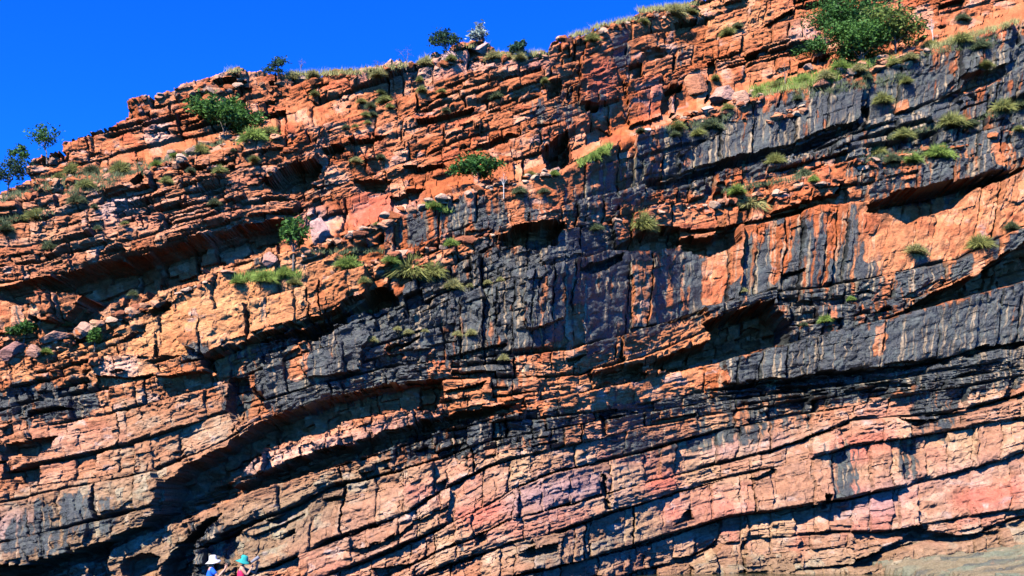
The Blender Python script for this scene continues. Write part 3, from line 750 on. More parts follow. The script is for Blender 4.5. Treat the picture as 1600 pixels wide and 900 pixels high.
#@@PLANTS@@
# ------------------------------------------------------------------ foliage materials
def leaf_mat(name, c1, c2, rough=0.6):
    m, nt, b = mat(name)
    N, L = nt.nodes, nt.links
    g = N.new('ShaderNodeNewGeometry')
    r = N.new('ShaderNodeValToRGB')
    r.color_ramp.elements[0].position = 0.1; r.color_ramp.elements[0].color = (*c1, 1)
    r.color_ramp.elements[1].position = 0.9; r.color_ramp.elements[1].color = (*c2, 1)
    n = N.new('ShaderNodeTexNoise'); n.inputs['Scale'].default_value = 2.5; n.inputs['Detail'].default_value = 3
    L.new(g.outputs['Position'], n.inputs['Vector'])
    mx = N.new('ShaderNodeMath'); mx.operation = 'ADD'
    sc = N.new('ShaderNodeMath'); sc.operation = 'MULTIPLY'; sc.inputs[1].default_value = 0.55
    L.new(g.outputs['Random Per Island'], sc.inputs[0])
    n2 = N.new('ShaderNodeMath'); n2.operation = 'MULTIPLY_ADD'; n2.inputs[1].default_value = 1.2; n2.inputs[2].default_value = -0.35
    L.new(n.outputs['Fac'], n2.inputs[0])
    L.new(sc.outputs[0], mx.inputs[0]); L.new(n2.outputs[0], mx.inputs[1])
    L.new(mx.outputs[0], r.inputs['Fac']); L.new(r.outputs[0], b.inputs['Base Color'])
    b.inputs['Roughness'].default_value = rough
    tr = N.new('ShaderNodeBsdfTranslucent'); L.new(r.outputs[0], tr.inputs['Color'])
    ms = N.new('ShaderNodeMixShader'); ms.inputs[0].default_value = 0.25
    out = nt.nodes['Material Output']
    L.new(b.outputs[0], ms.inputs[1]); L.new(tr.outputs[0], ms.inputs[2]); L.new(ms.outputs[0], out.inputs[0])
    return m
LEAF = {
 'green': leaf_mat('leaf_green', (0.020, 0.060, 0.012), (0.075, 0.20, 0.035)),
 'dark': leaf_mat('leaf_dark', (0.012, 0.035, 0.016), (0.045, 0.10, 0.040)),
 'blue': leaf_mat('leaf_blue_green', (0.018, 0.055, 0.028), (0.085, 0.17, 0.085)),
 'yellow': leaf_mat('leaf_yellow_green', (0.035, 0.075, 0.015), (0.20, 0.26, 0.05)),
 'pale': leaf_mat('leaf_pale', (0.20, 0.27, 0.22), (0.48, 0.55, 0.46)),
 'bright': leaf_mat('leaf_bright', (0.022, 0.075, 0.012), (0.11, 0.24, 0.04)),
}
GRASS = {
 'g': leaf_mat('spinifex_green', (0.12, 0.14, 0.035), (0.40, 0.40, 0.11), .7),
 'y': leaf_mat('spinifex_straw', (0.22, 0.21, 0.06), (0.52, 0.48, 0.18), .7),
 'd': leaf_mat('spinifex_grey_green', (0.055, 0.075, 0.035), (0.18, 0.22, 0.09), .7),
 'l': leaf_mat('fresh_grass', (0.11, 0.18, 0.025), (0.34, 0.46, 0.09), .7),
}
BARK = flat_mat('grey_bark', (0.20, 0.17, 0.14), 0.9, 0.4, 10)
WHITEBARK = flat_mat('white_bark', (0.55, 0.50, 0.44), 0.8, 0.25, 10)
rng = np.random.RandomState(11)
random.seed(5)

def tube_pts(paths, sides=5):
    """paths : list of (points, r0, r1) -> verts, quads"""
    VV = []; FF = []
    for pts, r0, r1 in paths:
        pts = [Vector(p) for p in pts]; n = len(pts); base = len(VV)
        for i, p in enumerate(pts):
            t = (pts[min(i + 1, n - 1)] - pts[max(i - 1, 0)]).normalized()
            a = t.orthogonal().normalized(); b = t.cross(a)
            r = r0 + (r1 - r0) * i / max(1, n - 1)
            for k in range(sides):
                an = 2 * math.pi * k / sides
                VV.append(tuple(p + a * (r * math.cos(an)) + b * (r * math.sin(an))))
        for i in range(n - 1):
            for k in range(sides):
                k2 = (k + 1) % sides
                FF.append((base + i * sides + k, base + i * sides + k2, base + (i + 1) * sides + k2, base + (i + 1) * sides + k))
    return np.array(VV), np.array(FF)

def leaves(points, n, spread, size, seed):
    r = np.random.RandomState(seed)
    pts = np.array([tuple(p) for p in points])
    c = pts[r.randint(0, len(pts), n)] + r.normal(0, 1, (n, 3)) * spread
    d = r.normal(0, 1, (n, 3)); d[:, 2] = d[:, 2] * 0.7 - 0.2; d /= np.linalg.norm(d, axis=1)[:, None]
    e = np.cross(d, r.normal(0, 1, (n, 3))); e /= np.linalg.norm(e, axis=1)[:, None]
    s = size * (0.6 + 0.8 * r.rand(n))[:, None]
    v = np.stack([c - d * s, c + e * s * 0.42, c + d * s, c - e * s * 0.42], 1).reshape(-1, 3)
    f = np.arange(n * 4).reshape(n, 4)
    return v, f

def empty(name, loc):
    o = bpy.data.objects.new(name, None); C.objects.link(o); o.location = loc; o.empty_display_size = 0.3
    bpy.context.view_layer.update()
    return o

def tree(name, px, py, w, h, style, text, cat='tree', density=1.0, lean=0.0, trunk=0.35, seed=0, leafsize=0.13, bark=None, bare=False, group=None, shape=1.0, back=0.0, thin=False):
    """w, h in photo pixels; crown on limbs that fork from the stem"""
    r = random.Random(seed * 31 + int(px))
    base = at(px, py) + Vector((0, back, 0))
    s = scale_at(base); Wm, Hm = w * s * 1.3, h * s
    root = empty(name, base)
    label(root, text, cat, group)
    paths = []; tips = []
    th = Hm * trunk
    r0 = max(0.03, Hm * 0.020)
    top = Vector((lean * Wm, 0, th))
    paths.append(([Vector((0, 0, -0.4)), Vector((lean * Wm * .3, 0, th * .5)), top], r0, r0 * .75))
    nl = 5 if Hm < 2.5 else 8
    for i in range(nl):
        an = 2 * math.pi * (i + r.random() * .6) / nl
        out = (0.55 + 0.45 * r.random())
        end = Vector((lean * Wm + math.cos(an) * Wm * .40 * out, math.sin(an) * Wm * .34 * out, th + (Hm - th) * (0.35 + 0.55 * r.random()) * (1.05 - .45 * out * shape)))
        if i == 0: end = Vector((lean * Wm * 1.3, 0, Hm * .9))
        mid = (top + end) * .5 + Vector((r.uniform(-.06, .06) * Wm, r.uniform(-.06, .06) * Wm, r.uniform(-.02, .1) * Hm))
        st = top * r.uniform(.55, 1.0)
        paths.append(([st, mid, end], r0 * .55, r0 * .18))
        tips += [end, mid * .35 + end * .65]
        for j in range(4):
            t = r.uniform(.35, 1)
            p0 = mid * (1 - t) + end * t
            p1 = p0 + Vector((r.uniform(-1, 1) * Wm * .17, r.uniform(-1, 1) * Wm * .15, r.uniform(-.3, .9) * Hm * .15))
            paths.append(([p0, (p0 + p1) * .5 + Vector((0, 0, .03 * Hm)), p1], r0 * .2, r0 * .08))
            tips.append(p1); tips.append((p0 + p1) * .5)
            if thin or not bare:
                for _ in range(3): tips.append(p1 + Vector((r.gauss(0, 1) * Wm, r.gauss(0, 1) * Wm, r.gauss(0, 1) * Hm)) * .06)
            if bare:
                for q in range(3):
                    p2 = p1 + Vector((r.uniform(-1, 1) * Wm * .1, r.uniform(-1, 1) * Wm * .1, r.uniform(-.1, 1) * Hm * .12))
                    paths.append(([p1, (p1 + p2) / 2, p2], r0 * .12, r0 * .06))
    v, f = tube_pts(paths)
    np_mesh('trunk', v, f, None, bark or BARK, root)
    if not bare:
        n = int(density * 1500 * max(.25, Wm * Hm / 9))
        v, f = leaves(tips, n, min(Wm, Hm) * (0.085 if thin else 0.085), leafsize * (.85 if thin else 1), seed + 3)
        np_mesh('crown', v, f, None, LEAF[style], root)
    return root

tree('broadleaf_tree', 1335, 88, 112, 125, 'green', 'tall dark green tree behind the dense green bush on the grassy ledge at upper right', density=1.6, seed=1, leafsize=.12, trunk=.3, back=1.2)
tree('broadleaf_shrub', 1345, 99, 105, 74, 'bright', 'dense green rounded bush in front of the tall ledge tree at upper right', 'shrub', density=2.6, seed=2, leafsize=.12, trunk=.12, shape=.8)
tree('broadleaf_tree', 1402, 84, 84, 80, 'yellow', 'yellow green loose tree at the right end of the ledge tree group', density=1.3, seed=3, leafsize=.14, trunk=.32, back=.3)
tree('broadleaf_shrub', 1278, 100, 60, 46, 'green', 'small light green bush at the left foot of the ledge tree group', 'shrub', density=1.2, seed=4, leafsize=.12, trunk=.15)
tree('broadleaf_shrub', 350, 212, 92, 62, 'bright', 'bright green round shrub on the upper left cliff below the skyline', 'shrub', density=3.4, seed=5, leafsize=.13, trunk=.10, shape=.8)
tree('wattle_tree', 74, 247, 46, 54, 'green', 'wispy leaning tree against the sky on the small rock knob at far left', density=.7, seed=6, leafsize=.13, lean=-.12, trunk=.4, thin=True)
tree('wattle_tree', 12, 302, 62, 58, 'dark', 'dark feathery tree cut by the left edge of the photo', density=1.1, seed=7, leafsize=.12, trunk=.3, thin=True)
tree('wattle_shrub', 44, 256, 30, 30, 'green', 'low green bush leaning off the left side of the rock knob', 'shrub', density=1.6, seed=8, leafsize=.10, lean=-.3, trunk=.2)
tree('skyline_shrub', 434, 118, 38, 30, 'dark', 'dark bush on the skyline above the bright green shrub', 'shrub', density=1.8, seed=9, leafsize=.11, trunk=.2, thin=True)
tree('bare_sapling', 470, 115, 14, 30, 'dark', 'thin nearly bare sapling on the skyline just right of the dark bush', 'sapling', bare=True, seed=10, trunk=.5)
tree('bare_shrub', 635, 101, 40, 32, 'dark', 'leafless twiggy bush on the skyline left of the dark skyline tree', 'shrub', bare=True, seed=12, trunk=.2)
tree('skyline_tree', 697, 88, 42, 50, 'dark', 'dark leafy tree standing highest on the middle skyline', density=1.7, seed=13, leafsize=.12, trunk=.3, thin=True)
tree('skyline_tree', 748, 74, 26, 38, 'pale', 'small pale silver leaved tree on the skyline rocks', density=1.5, seed=14, leafsize=.13, trunk=.25, bark=WHITEBARK)
tree('skyline_shrub', 811, 88, 30, 25, 'blue', 'small blue green bush on the skyline right of the silver tree', 'shrub', density=2.2, seed=15, leafsize=.12, trunk=.2)
tree('bare_shrub', 590, 106, 20, 14, 'dark', 'tiny leafless bush low on the skyline between the bushes', 'shrub', bare=True, seed=16, trunk=.2)
tree('sprawling_shrub', 748, 292, 78, 50, 'green', 'sprawling grey green shrub on the ledge beside the white rock patch', 'shrub', density=1.9, seed=17, leafsize=.12, trunk=.35, shape=1.1)
tree('ledge_sapling', 458, 412, 42, 78, 'bright', 'slender bright green sapling at the right end of the long dark overhang', 'sapling', density=.85, seed=18, leafsize=.15, trunk=.35)
tree('bare_sapling', 1227, 134, 20, 44, 'dark', 'thin bare tree in the grass left of the green tree group', 'sapling', bare=True, seed=19, trunk=.45)
tree('bare_sapling', 1458, 64, 16, 40, 'dark', 'white stemmed bare sapling right of the green tree group', 'sapling', bare=True, seed=20, trunk=.5, bark=WHITEBARK)
tree('bare_sapling', 1350, 96, 8, 34, 'dark', 'pale straight stem standing in front of the dense ledge bush', 'sapling', bare=True, seed=21, trunk=.6, bark=WHITEBARK)
tree('bare_sapling', 787, 300, 14, 34, 'dark', 'pale bare stems beside the sprawling ledge shrub', 'sapling', bare=True, seed=22, trunk=.4, bark=WHITEBARK)
tree('leafy_bush', 38, 526, 60, 22, 'green', 'low dark green bush among fallen rocks at the left edge', 'shrub', density=3.5, seed=23, leafsize=.11, trunk=.05)
tree('leafy_bush', 148, 538, 18, 26, 'bright', 'small upright bright green bush on the golden ledge at left', 'shrub', density=6, seed=24, leafsize=.10, trunk=.1)

# ------------------------------------------------------------------ spinifex tussocks
def tuft_mesh(seed, nb, droop):
    r = np.random.RandomState(seed)
    th = r.rand(nb) * 2 * np.pi
    el = np.arccos(1 - r.rand(nb) * 0.9)          # from vertical
    Lh = 0.62 + 0.33 * r.rand(nb)
    br = 0.28 * np.sqrt(r.rand(nb)); bt = r.rand(nb) * 2 * np.pi
    b = np.stack([br * np.cos(bt), br * np.sin(bt), np.zeros(nb) - 0.05], 1)
    d = np.stack([np.sin(el) * np.cos(th), np.sin(el) * np.sin(th), np.cos(el) * 0.85], 1)
    m = b + d * (Lh * .55)[:, None]
    t = b + d * Lh[:, None]; t[:, 2] -= droop * Lh * np.sin(el)
    s = np.cross(d, r.normal(0, 1, (nb, 3))); s /= np.linalg.norm(s, axis=1)[:, None]
    wd = 0.013
    v = np.stack([b - s * wd, b + s * wd, m + s * wd, m - s * wd, t + s * .004, t - s * .004], 1).reshape(-1, 3)
    k = np.arange(nb)[:, None] * 6
    f = np.concatenate([k + np.array([[0, 1, 2, 3]]), k + np.array([[3, 2, 4, 5]])])
    return v, f
TM = {}
for tone in 'gydl':
    for i in range(3):
        v, f = tuft_mesh(40 + i, 1100, 0.3)
        o = np_mesh('spinifex_tussock', v, f, None, GRASS[tone])
        TM[tone, i] = o.data; bpy.data.objects.remove(o)
TUFTS = [
 (12, 358, 30, 'd', 'dark round spinifex at the left edge below the pale rocks'),
 (79, 388, 30, 'd', 'grey green spinifex on the pink face above the left end of the long overhang'),
 (136, 292, 46, 'g', 'broad green spinifex clump in the middle of the upper left slope'),
 (122, 314, 30, 'd', 'darker spinifex just below the broad clump of the upper left slope'),
 (62, 338, 40, 'g', 'flat green spinifex mat above the dark one at the left edge'),
 (35, 343, 26, 'g', 'green spinifex between the flat mat and the left edge'),
 (150, 325, 16, 'd', 'small spinifex under the darker slope clump'),
 (155, 358, 18, 'd', 'small dark spinifex on the pale pink block at upper left'),
 (197, 350, 14, 'g', 'tiny spinifex right of the pale pink block at upper left'),
 (337, 318, 22, 'd', 'dark drooping spinifex hanging on the face above the long overhang'),
 (115, 268, 30, 'g', 'spinifex beneath the rock knob on the upper left slope'),
 (146, 268, 28, 'd', 'spinifex right of the rock knob under the left buttress'),
 (95, 278, 24, 'g', 'low spinifex under the left side of the rock knob'),
 (190, 266, 34, 'g', 'spinifex at the foot of the left buttress'),
 (247, 258, 26, 'l', 'green spinifex on the narrow ledge right of the left buttress'),
 (275, 245, 22, 'l', 'bright green low clump left of the bright round shrub ledge'),
 (315, 237, 46, 'g', 'long low spinifex row just below the bright round shrub'),
 (262, 284, 24, 'g', 'spinifex below the narrow ledge at upper left'),
 (300, 268, 20, 'd', 'small spinifex under the long low row below the round shrub'),
 (345, 268, 30, 'g', 'spinifex mat right of centre on the upper left bench'),
 (397, 216, 44, 'l', 'bright grassy clump right of the bright round shrub'),
 (420, 208, 30, 'g', 'spinifex at the tip of the grass right of the round shrub'),
 (366, 236, 14, 'd', 'small dark spinifex under the round shrub'),
 (398, 250, 20, 'g', 'spinifex below the bright grassy clump'),
 (458, 122, 22, 'y', 'straw coloured tuft on the skyline beside the dark bush'),
 (490, 120, 34, 'y', 'pale straw grass on the skyline left of the middle'),
 (492, 148, 22, 'g', 'spinifex just under the skyline straw grass'),
 (590, 118, 26, 'y', 'straw tuft under the tiny leafless bush'),
 (597, 146, 22, 'g', 'upper green spinifex of the middle upper cliff column'),
 (601, 158, 24, 'g', 'green spinifex directly below the upper one of the column'),
 (610, 168, 18, 'g', 'third spinifex down in the middle upper cliff column'),
 (566, 160, 24, 'g', 'spinifex left of the middle upper cliff column'),
 (580, 167, 20, 'd', 'dark spinifex between the column and its left neighbour'),
 (572, 181, 20, 'g', 'lower spinifex of the cluster under the middle skyline'),
 (583, 180, 18, 'd', 'dark lower spinifex of the same middle cluster'),
 (575, 193, 12, 'g', 'small bright spinifex below the middle cluster'),
 (541, 200, 16, 'd', 'small dark spinifex left below the middle cluster'),
 (556, 199, 12, 'g', 'tiny spinifex between two dark ones under the middle cluster'),
 (596, 247, 16, 'd', 'dark spinifex on the red face above the two square shelters'),
 (557, 252, 20, 'y', 'dry spinifex left of the dark one above the square shelters'),
 (656, 126, 20, 'g', 'spinifex under the leafless twiggy skyline bush'),
 (659, 142, 20, 'g', 'spinifex below the one under the twiggy skyline bush'),
 (666, 100, 26, 'y', 'straw tuft on the skyline rocks left of the dark tree'),
 (705, 93, 22, 'g', 'green spinifex at the foot of the dark skyline tree'),
 (690, 144, 18, 'g', 'spinifex on the red face below the dark skyline tree'),
 (697, 174, 14, 'd', 'small dark spinifex on the bulging red course below the skyline tree'),
 (773, 90, 34, 'y', 'yellow straw tuft right of the silver leaved skyline tree'),
 (775, 152, 28, 'd', 'grey spinifex on a red ledge under the silver tree'),
 (812, 92, 30, 'y', 'straw tuft under the blue green skyline bush'),
 (851, 128, 16, 'g', 'spinifex above the left of the big orange pillar'),
 (925, 62, 34, 'g', 'flat spinifex on the rising skyline right of the gap'),
 (1005, 36, 24, 'g', 'spinifex on the skyline rocks left of the square recess'),
 (1055, 22, 48, 'y', 'wide dry spinifex cap on the skyline block at top centre right'),
 (1080, 20, 24, 'g', 'green spinifex beside the wide dry cap on the skyline'),
 (1152, 42, 22, 'd', 'dark spinifex near the top edge right of the skyline cap'),
 (1135, 54, 30, 'g', 'low spinifex below the dark one near the top edge'),
 (1057, 200, 38, 'g', 'spinifex on the ledge below the tall orange pillars'),
 (1053, 212, 18, 'd', 'dark tail of spinifex below the ledge of the orange pillars'),
 (1090, 210, 24, 'g', 'spinifex between the ledge of orange pillars and the pale boulder'),
 (1112, 198, 34, 'd', 'dark green spinifex under the pale boulder'),
 (1136, 170, 26, 'g', 'spinifex right beneath the pale boulder'),
 (1117, 124, 20, 'g', 'small spinifex above the pale boulder'),
 (1000, 206, 20, 'd', 'small dark spinifex left of the ledge of orange pillars'),
 (940, 240, 24, 'l', 'upper bright tuft in the slanting grassy cleft right of the deep square cave'),
 (928, 248, 24, 'l', 'lower bright tuft in the slanting grassy cleft right of the deep square cave'),
 (829, 274, 22, 'g', 'spinifex at the foot of the deep square cave'),
 (866, 273, 22, 'l', 'bright spinifex right of the foot of the deep square cave'),
 (812, 300, 24, 'd', 'dark spinifex on the ledge left of the stained bed'),
 (850, 300, 20, 'd', 'dark spinifex on the stained bed below the deep square cave'),
 (680, 322, 30, 'l', 'bright grass on the ledge right of the white rock patch'),
 (590, 352, 16, 'g', 'small spinifex near the foot of the pink smooth face'),
 (546, 415, 50, 'l', 'long bright spinifex spilling over the top of the golden block'),
 (570, 440, 22, 'g', 'drooping spinifex hanging in the notch right of the golden block'),
 (415, 436, 46, 'l', 'bright green mound beside the pale boulder on the golden ledge'),
 (446, 428, 38, 'l', 'bright green mound at the foot of the slender sapling'),
 (373, 440, 30, 'l', 'left end of the bright grass on the golden ledge'),
 (462, 442, 24, 'g', 'low grass right of the sapling foot on the golden ledge'),
 (640, 425, 62, 'g', 'largest shaggy spinifex in the centre above the black wall'),
 (676, 426, 44, 'g', 'shaggy spinifex joined to the right of the largest one'),
 (612, 408, 34, 'l', 'bright spinifex at the left of the largest shaggy one'),
 (709, 448, 28, 'y', 'yellow drooping spinifex below the right of the shaggy pair'),
 (705, 382, 26, 'l', 'bright low tuft on the ledge above the shaggy pair'),
 (735, 448, 16, 'y', 'small yellow tuft on the black wall right of the drooping one'),
 (762, 443, 18, 'y', 'second small yellow tuft further right on the black wall'),
 (782, 438, 16, 'y', 'third and rightmost small yellow tuft on the black wall ledge'),
 (577, 488, 14, 'y', 'pale small tuft under the golden block overhang'),
 (583, 532, 14, 'y', 'dry tuft on the black wall under the golden block'),
 (622, 515, 14, 'y', 'left one of two hanging tufts on the black wall above the orange patch'),
 (638, 520, 18, 'y', 'right one of two hanging tufts on the black wall above the orange patch'),
 (665, 518, 12, 'y', 'faint tuft right of the two hanging on the black wall'),
 (715, 523, 20, 'y', 'left one of a pair of drooping tufts in the middle of the black wall'),
 (736, 522, 24, 'y', 'right one of a pair of drooping tufts in the middle of the black wall'),
 (787, 560, 26, 'y', 'bright yellow green tuft low on the black wall'),
 (1003, 352, 50, 'g', 'large round spinifex on the dark ledge above the centre overhang'),
 (930, 358, 30, 'd', 'dark spinifex left of the large round one above the centre overhang'),
 (1170, 322, 66, 'y', 'very large yellow green spinifex left of the orange blocks'),
 (1150, 300, 34, 'l', 'bright spinifex at the upper left of the very large one'),
 (1270, 282, 26, 'l', 'bright tuft on top of the orange blocks'),
 (1210, 252, 40, 'g', 'low spinifex under the long black crevice at right'),
 (1255, 272, 28, 'd', 'dark spinifex just above the orange blocks'),
 (1160, 455, 14, 'y', 'small tuft on the striped wall under the orange overhang blocks'),
 (1370, 240, 36, 'g', 'spinifex on the black stepped beds left of the two long ones'),
 (1393, 250, 26, 'd', 'dark spinifex in the black stepped beds'),
 (1425, 250, 30, 'l', 'bright spinifex in the middle of the black stepped beds'),
 (1465, 242, 46, 'l', 'long bright spinifex right of the middle of the black stepped beds'),
 (1410, 212, 32, 'g', 'upper spinifex on the black stepped beds'),
 (1485, 192, 50, 'g', 'wide spinifex below the orange strip at right'),
 (1515, 196, 26, 'd', 'smaller spinifex right of the wide one below the orange strip'),
 (1565, 170, 44, 'g', 'spinifex high on the right side near the frame edge'),
 (1592, 165, 24, 'd', 'spinifex cut by the right frame edge'),
 (1590, 203, 20, 'g', 'lower spinifex at the right frame edge'),
 (1430, 392, 44, 'y', 'yellow spinifex under the black shelter at right'),
 (1528, 382, 52, 'g', 'broad spinifex on the orange ledge right of the shelter'),
 (1578, 356, 26, 'd', 'grey green spinifex above the broad one near the right edge'),
 (1328, 468, 18, 'l', 'tiny bright tuft on the black wall left of the long right overhang'),
 (1288, 500, 20, 'l', 'bright tuft on thin black beds above the smooth dark bed'),
 (1255, 508, 14, 'd', 'small tuft left of the bright one above the smooth dark bed'),
 (1378, 158, 34, 'g', 'hanging spinifex on the black bed below the loose orange stones'),
 (1352, 122, 26, 'd', 'dark spinifex between the loose orange stones'),
 (1415, 128, 26, 'g', 'spinifex right of the loose orange stones'),
 (1420, 92, 34, 'y', 'straw spinifex at the right foot of the green trees'),
 (1397, 100, 32, 'g', 'spinifex on the ledge lip below the green trees'),
 (1450, 72, 26, 'g', 'spinifex on the ledge beside the white stemmed sapling'),
 (1500, 64, 50, 'g', 'wide spinifex mat on the dark slope near the upper right'),
 (1530, 74, 34, 'd', 'dark end of the wide mat near the upper right'),
 (1537, 104, 36, 'g', 'round spinifex on the dark wall at upper right'),
 (1503, 30, 30, 'd', 'spinifex on the orange rocks near the top right corner'),
 (1312, 108, 36, 'l', 'vivid green bush of grass below the dark ledge bushes'),
 (1340, 110, 36, 'y', 'straw spinifex right of the vivid green one'),
 (1290, 122, 36, 'y', 'dry grass mound left of the vivid green one'),
 (1255, 130, 40, 'l', 'green grass mound in the middle of the grassy ledge'),
 (1215, 138, 40, 'g', 'grass mound on the left part of the grassy ledge'),
 (1185, 146, 34, 'l', 'leftmost grass mound of the grassy ledge right of the pale boulder'),
 (1245, 155, 24, 'd', 'dark tuft below the grassy ledge'),
 (210, 460, 18, 'd', 'small dark plant inside the right part of the long overhang'),
 (75, 550, 20, 'l', 'bright tuft among fallen rocks at left'),
 (106, 508, 24, 'g', 'grass under the shadowed tongue of rock at left'),
]
for i, (px, py, w, tone, txt) in enumerate(TUFTS):
    p = at(px, py); s = scale_at(p)
    o = bpy.data.objects.new('spinifex_tussock', TM[tone, i % 3]); C.objects.link(o)
    R = w * s * 0.5 / 0.95 * (0.85 + .45 * random.random())
    hgt = (1.0 + 0.4 * random.random()) * R
    o.location = p + Vector((0, -0.22, -0.12 * R)); o.scale = (R * 1.12, R * 0.9, max(hgt, R * .7)); o.rotation_euler = (0, -0.12, random.random() * 6.28)
    label(o, txt, 'grass tussock', 'spinifex tussocks on the cliff ledges')

# grass nobody could count, one object per tone
def ledge_grass(name, tone, spots, text, n_per, hgt):
    r = np.random.RandomState(len(spots) * 7 + n_per)
    VV = []
    for (x0, y0, x1, y1, th, dens) in spots:
        n = int(n_per * dens * math.hypot(x1 - x0, y1 - y0) / 10)
        for _ in range(n):
            t = r.rand(); px = x0 + (x1 - x0) * t + r.normal(0, 1.5); py = y0 + (y1 - y0) * t + (r.rand() - .5) * th
            b = np.array(at(px, py)); b[2] -= 0.05
            for q in range(5):
                bb = b + r.normal(0, .10, 3) * np.array((1, 1, .2))
                d = np.array((r.normal(0, .35), r.normal(0, .35), 1.0)) * hgt * (.6 + .8 * r.rand())
                sd = np.array((1, r.normal(0, .5), 0)) * .016
                VV += [bb - sd, bb + sd, bb + d]
    v = np.array(VV); f = np.arange(len(v)).reshape(-1, 3)
    o = np_mesh(name, v, f, None, GRASS[tone])
    label(o, text, 'grass', kind='stuff')
ledge_grass('ledge_grass', 'l', [(1170, 145, 1310, 118, 16, 1.6), (1300, 112, 1400, 92, 10, 1.0), (370, 436, 470, 430, 8, 1.2), (905, 258, 955, 228, 7, 1.2), (700, 330, 665, 322, 5, 1),
   (385, 216, 430, 205, 8, 1.3), (1240, 130, 1300, 120, 20, 1)], 'fresh green grass growing along the cliff ledges', 22, .34)
ledge_grass('dry_grass', 'y', [(445, 117, 560, 114, 5, 1.2), (560, 113, 640, 103, 5, .8), (655, 94, 672, 90, 4, 1), (725, 74, 760, 73, 4, .8), (770, 87, 852, 86, 6, 1.2), (890, 56, 935, 42, 4, .9), (935, 42, 1000, 28, 4, .7),
   (1000, 18, 1090, 6, 6, 1), (355, 113, 375, 112, 3, 1), (1170, 150, 1300, 128, 10, .8), (1450, 75, 1590, 35, 8, 1.2), (1000, 17, 1080, 12, 3, 1)], 'dry straw coloured grass along the skyline and upper ledges', 16, .34)
ledge_grass('slope_grass', 'd', [(0, 312, 60, 295, 10, 1), (60, 290, 230, 262, 20, 1.4), (100, 300, 180, 285, 16, .9), (230, 262, 300, 240, 8, .9), (290, 240, 350, 222, 6, 1), (0, 345, 80, 335, 8, .8),
   (470, 396, 600, 392, 5, .5), (1130, 300, 1260, 275, 6, .7), (1350, 250, 1480, 235, 10, .9), (1390, 215, 1500, 190, 8, .8), (1440, 80, 1560, 62, 16, 1.2), (1040, 205, 1150, 180, 10, .8), (1240, 150, 1420, 120, 14, .8), (1530, 185, 1600, 165, 8, .9)],
   'short grey green scrub and grass on the rock benches', 16, .26)

# ------------------------------------------------------------------ loose boulders
def boulder(px, py, w, h, colr, text, seed, tilt=0.0, out=0.0):
    import bmesh
    r = random.Random(seed)
    bm = bmesh.new(); bmesh.ops.create_icosphere(bm, subdivisions=5, radius=1.0)
    pls = []
    for _ in range(16):
        n = Vector((r.uniform(-1, 1), r.uniform(-1, 1), r.uniform(-1, 1))).normalized(); pls.append((n, r.uniform(.42, .8)))
    for v in bm.verts:
        p = v.co.copy()
        for n, d in pls:
            e = p.dot(n) - d
            if e > 0: p -= n * e * .93
        v.co = p
    co = np.array([v.co for v in bm.verts]); fa = np.array([[q.index for q in f.verts] for f in bm.faces]); bm.free()
    nn = fbm(co[:, 0] * 3 + co[:, 2] * 2, co[:, 1] * 3 + co[:, 2] * 1.5, seed, 4)
    n3 = fbm(co[:, 0] * 9, co[:, 2] * 14 + co[:, 1] * 5, seed + 5, 3)
    co = co * (1 + .10 * nn + .04 * n3 + .10 * facets(co[:, 0] * 3 + co[:, 1] * 2 + 50, co[:, 2] * 3.5 - co[:, 1] + 50, seed))[:, None]
    p = at(px, py); s = scale_at(p)
    co = co * np.array((w * s * .55, w * s * .42, h * s * .56))
    c = np.array(colr) * (1 + .5 * nn + .5 * n3)[:, None]
    o = np_mesh('boulder', co, fa, np.clip(c, .02, .8), ROCK)
    o.location = p + Vector((0, -out, h * s * .30)); o.rotation_euler = (0, tilt, 0)
    label(o, text, 'boulder', 'loose boulders on the ledges')
PK = (.46, .25, .18)
boulder(1128, 162, 58, 40, PK, 'large pale pink boulder on the grassy ledge left of the trees', 1, -.25)
boulder(1160, 165, 34, 32, (.50, .27, .17), 'squarish orange pink boulder at the right of the large pale pink one', 2)
boulder(1108, 176, 26, 16, (.58, .40, .28), 'small flat cream boulder under the large pale pink one', 3)
boulder(1082, 140, 52, 44, (.50, .20, .10), 'orange rounded block leaning at the left of the large pale pink boulder', 4)
boulder(501, 374, 42, 44, (.52, .30, .24), 'angular pink boulder standing right of the slender sapling', 5, .2)
boulder(420, 412, 34, 26, PK, 'pale boulder on the golden ledge left of the slender sapling', 6)
boulder(354, 428, 30, 10, (.45, .24, .15), 'flat slab at the left end of the bright ledge grass', 7)
boulder(18, 560, 46, 36, (.34, .17, .13), 'brownish pink boulder at the left edge of the fallen rocks', 8)
boulder(84, 532, 48, 24, (.44, .23, .15), 'pink boulder above the fallen rocks at left', 9, -.2)
boulder(130, 522, 40, 26, (.44, .25, .17), 'pale cream boulder at the right of the fallen rocks', 10, -.2)
boulder(52, 556, 30, 26, (.42, .22, .15), 'small salmon boulder between the brownish pink and pink ones', 11)
boulder(866, 272, 20, 16, PK, 'small pale boulder at the mouth of the deep square cave', 12)
boulder(1262, 108, 0.1 + 20, 12, (.5, .3, .22), 'small boulder beneath the light green bush on the grassy ledge', 13)
boulder(1404, 106, 30, 12, (.58, .42, .30), 'flat pale slab on the lip of the grassy ledge right of the trees', 14, -.3)
boulder(1420, 104, 24, 16, (.56, .34, .18), 'small golden stone on the right ledge lip', 15)
boulder(1372, 112, 36, 13, (.50, .24, .13), 'orange slab on the ledge lip below the dark bushes', 16, -.3)
boulder(1285, 136, 34, 18, (.42, .18, .10), 'red brown stone at the lower edge of the grassy ledge', 17)
boulder(1212, 188, 26, 14, (.52, .22, .10), 'orange stone at the right end of the jagged blocks under the ledge', 18)
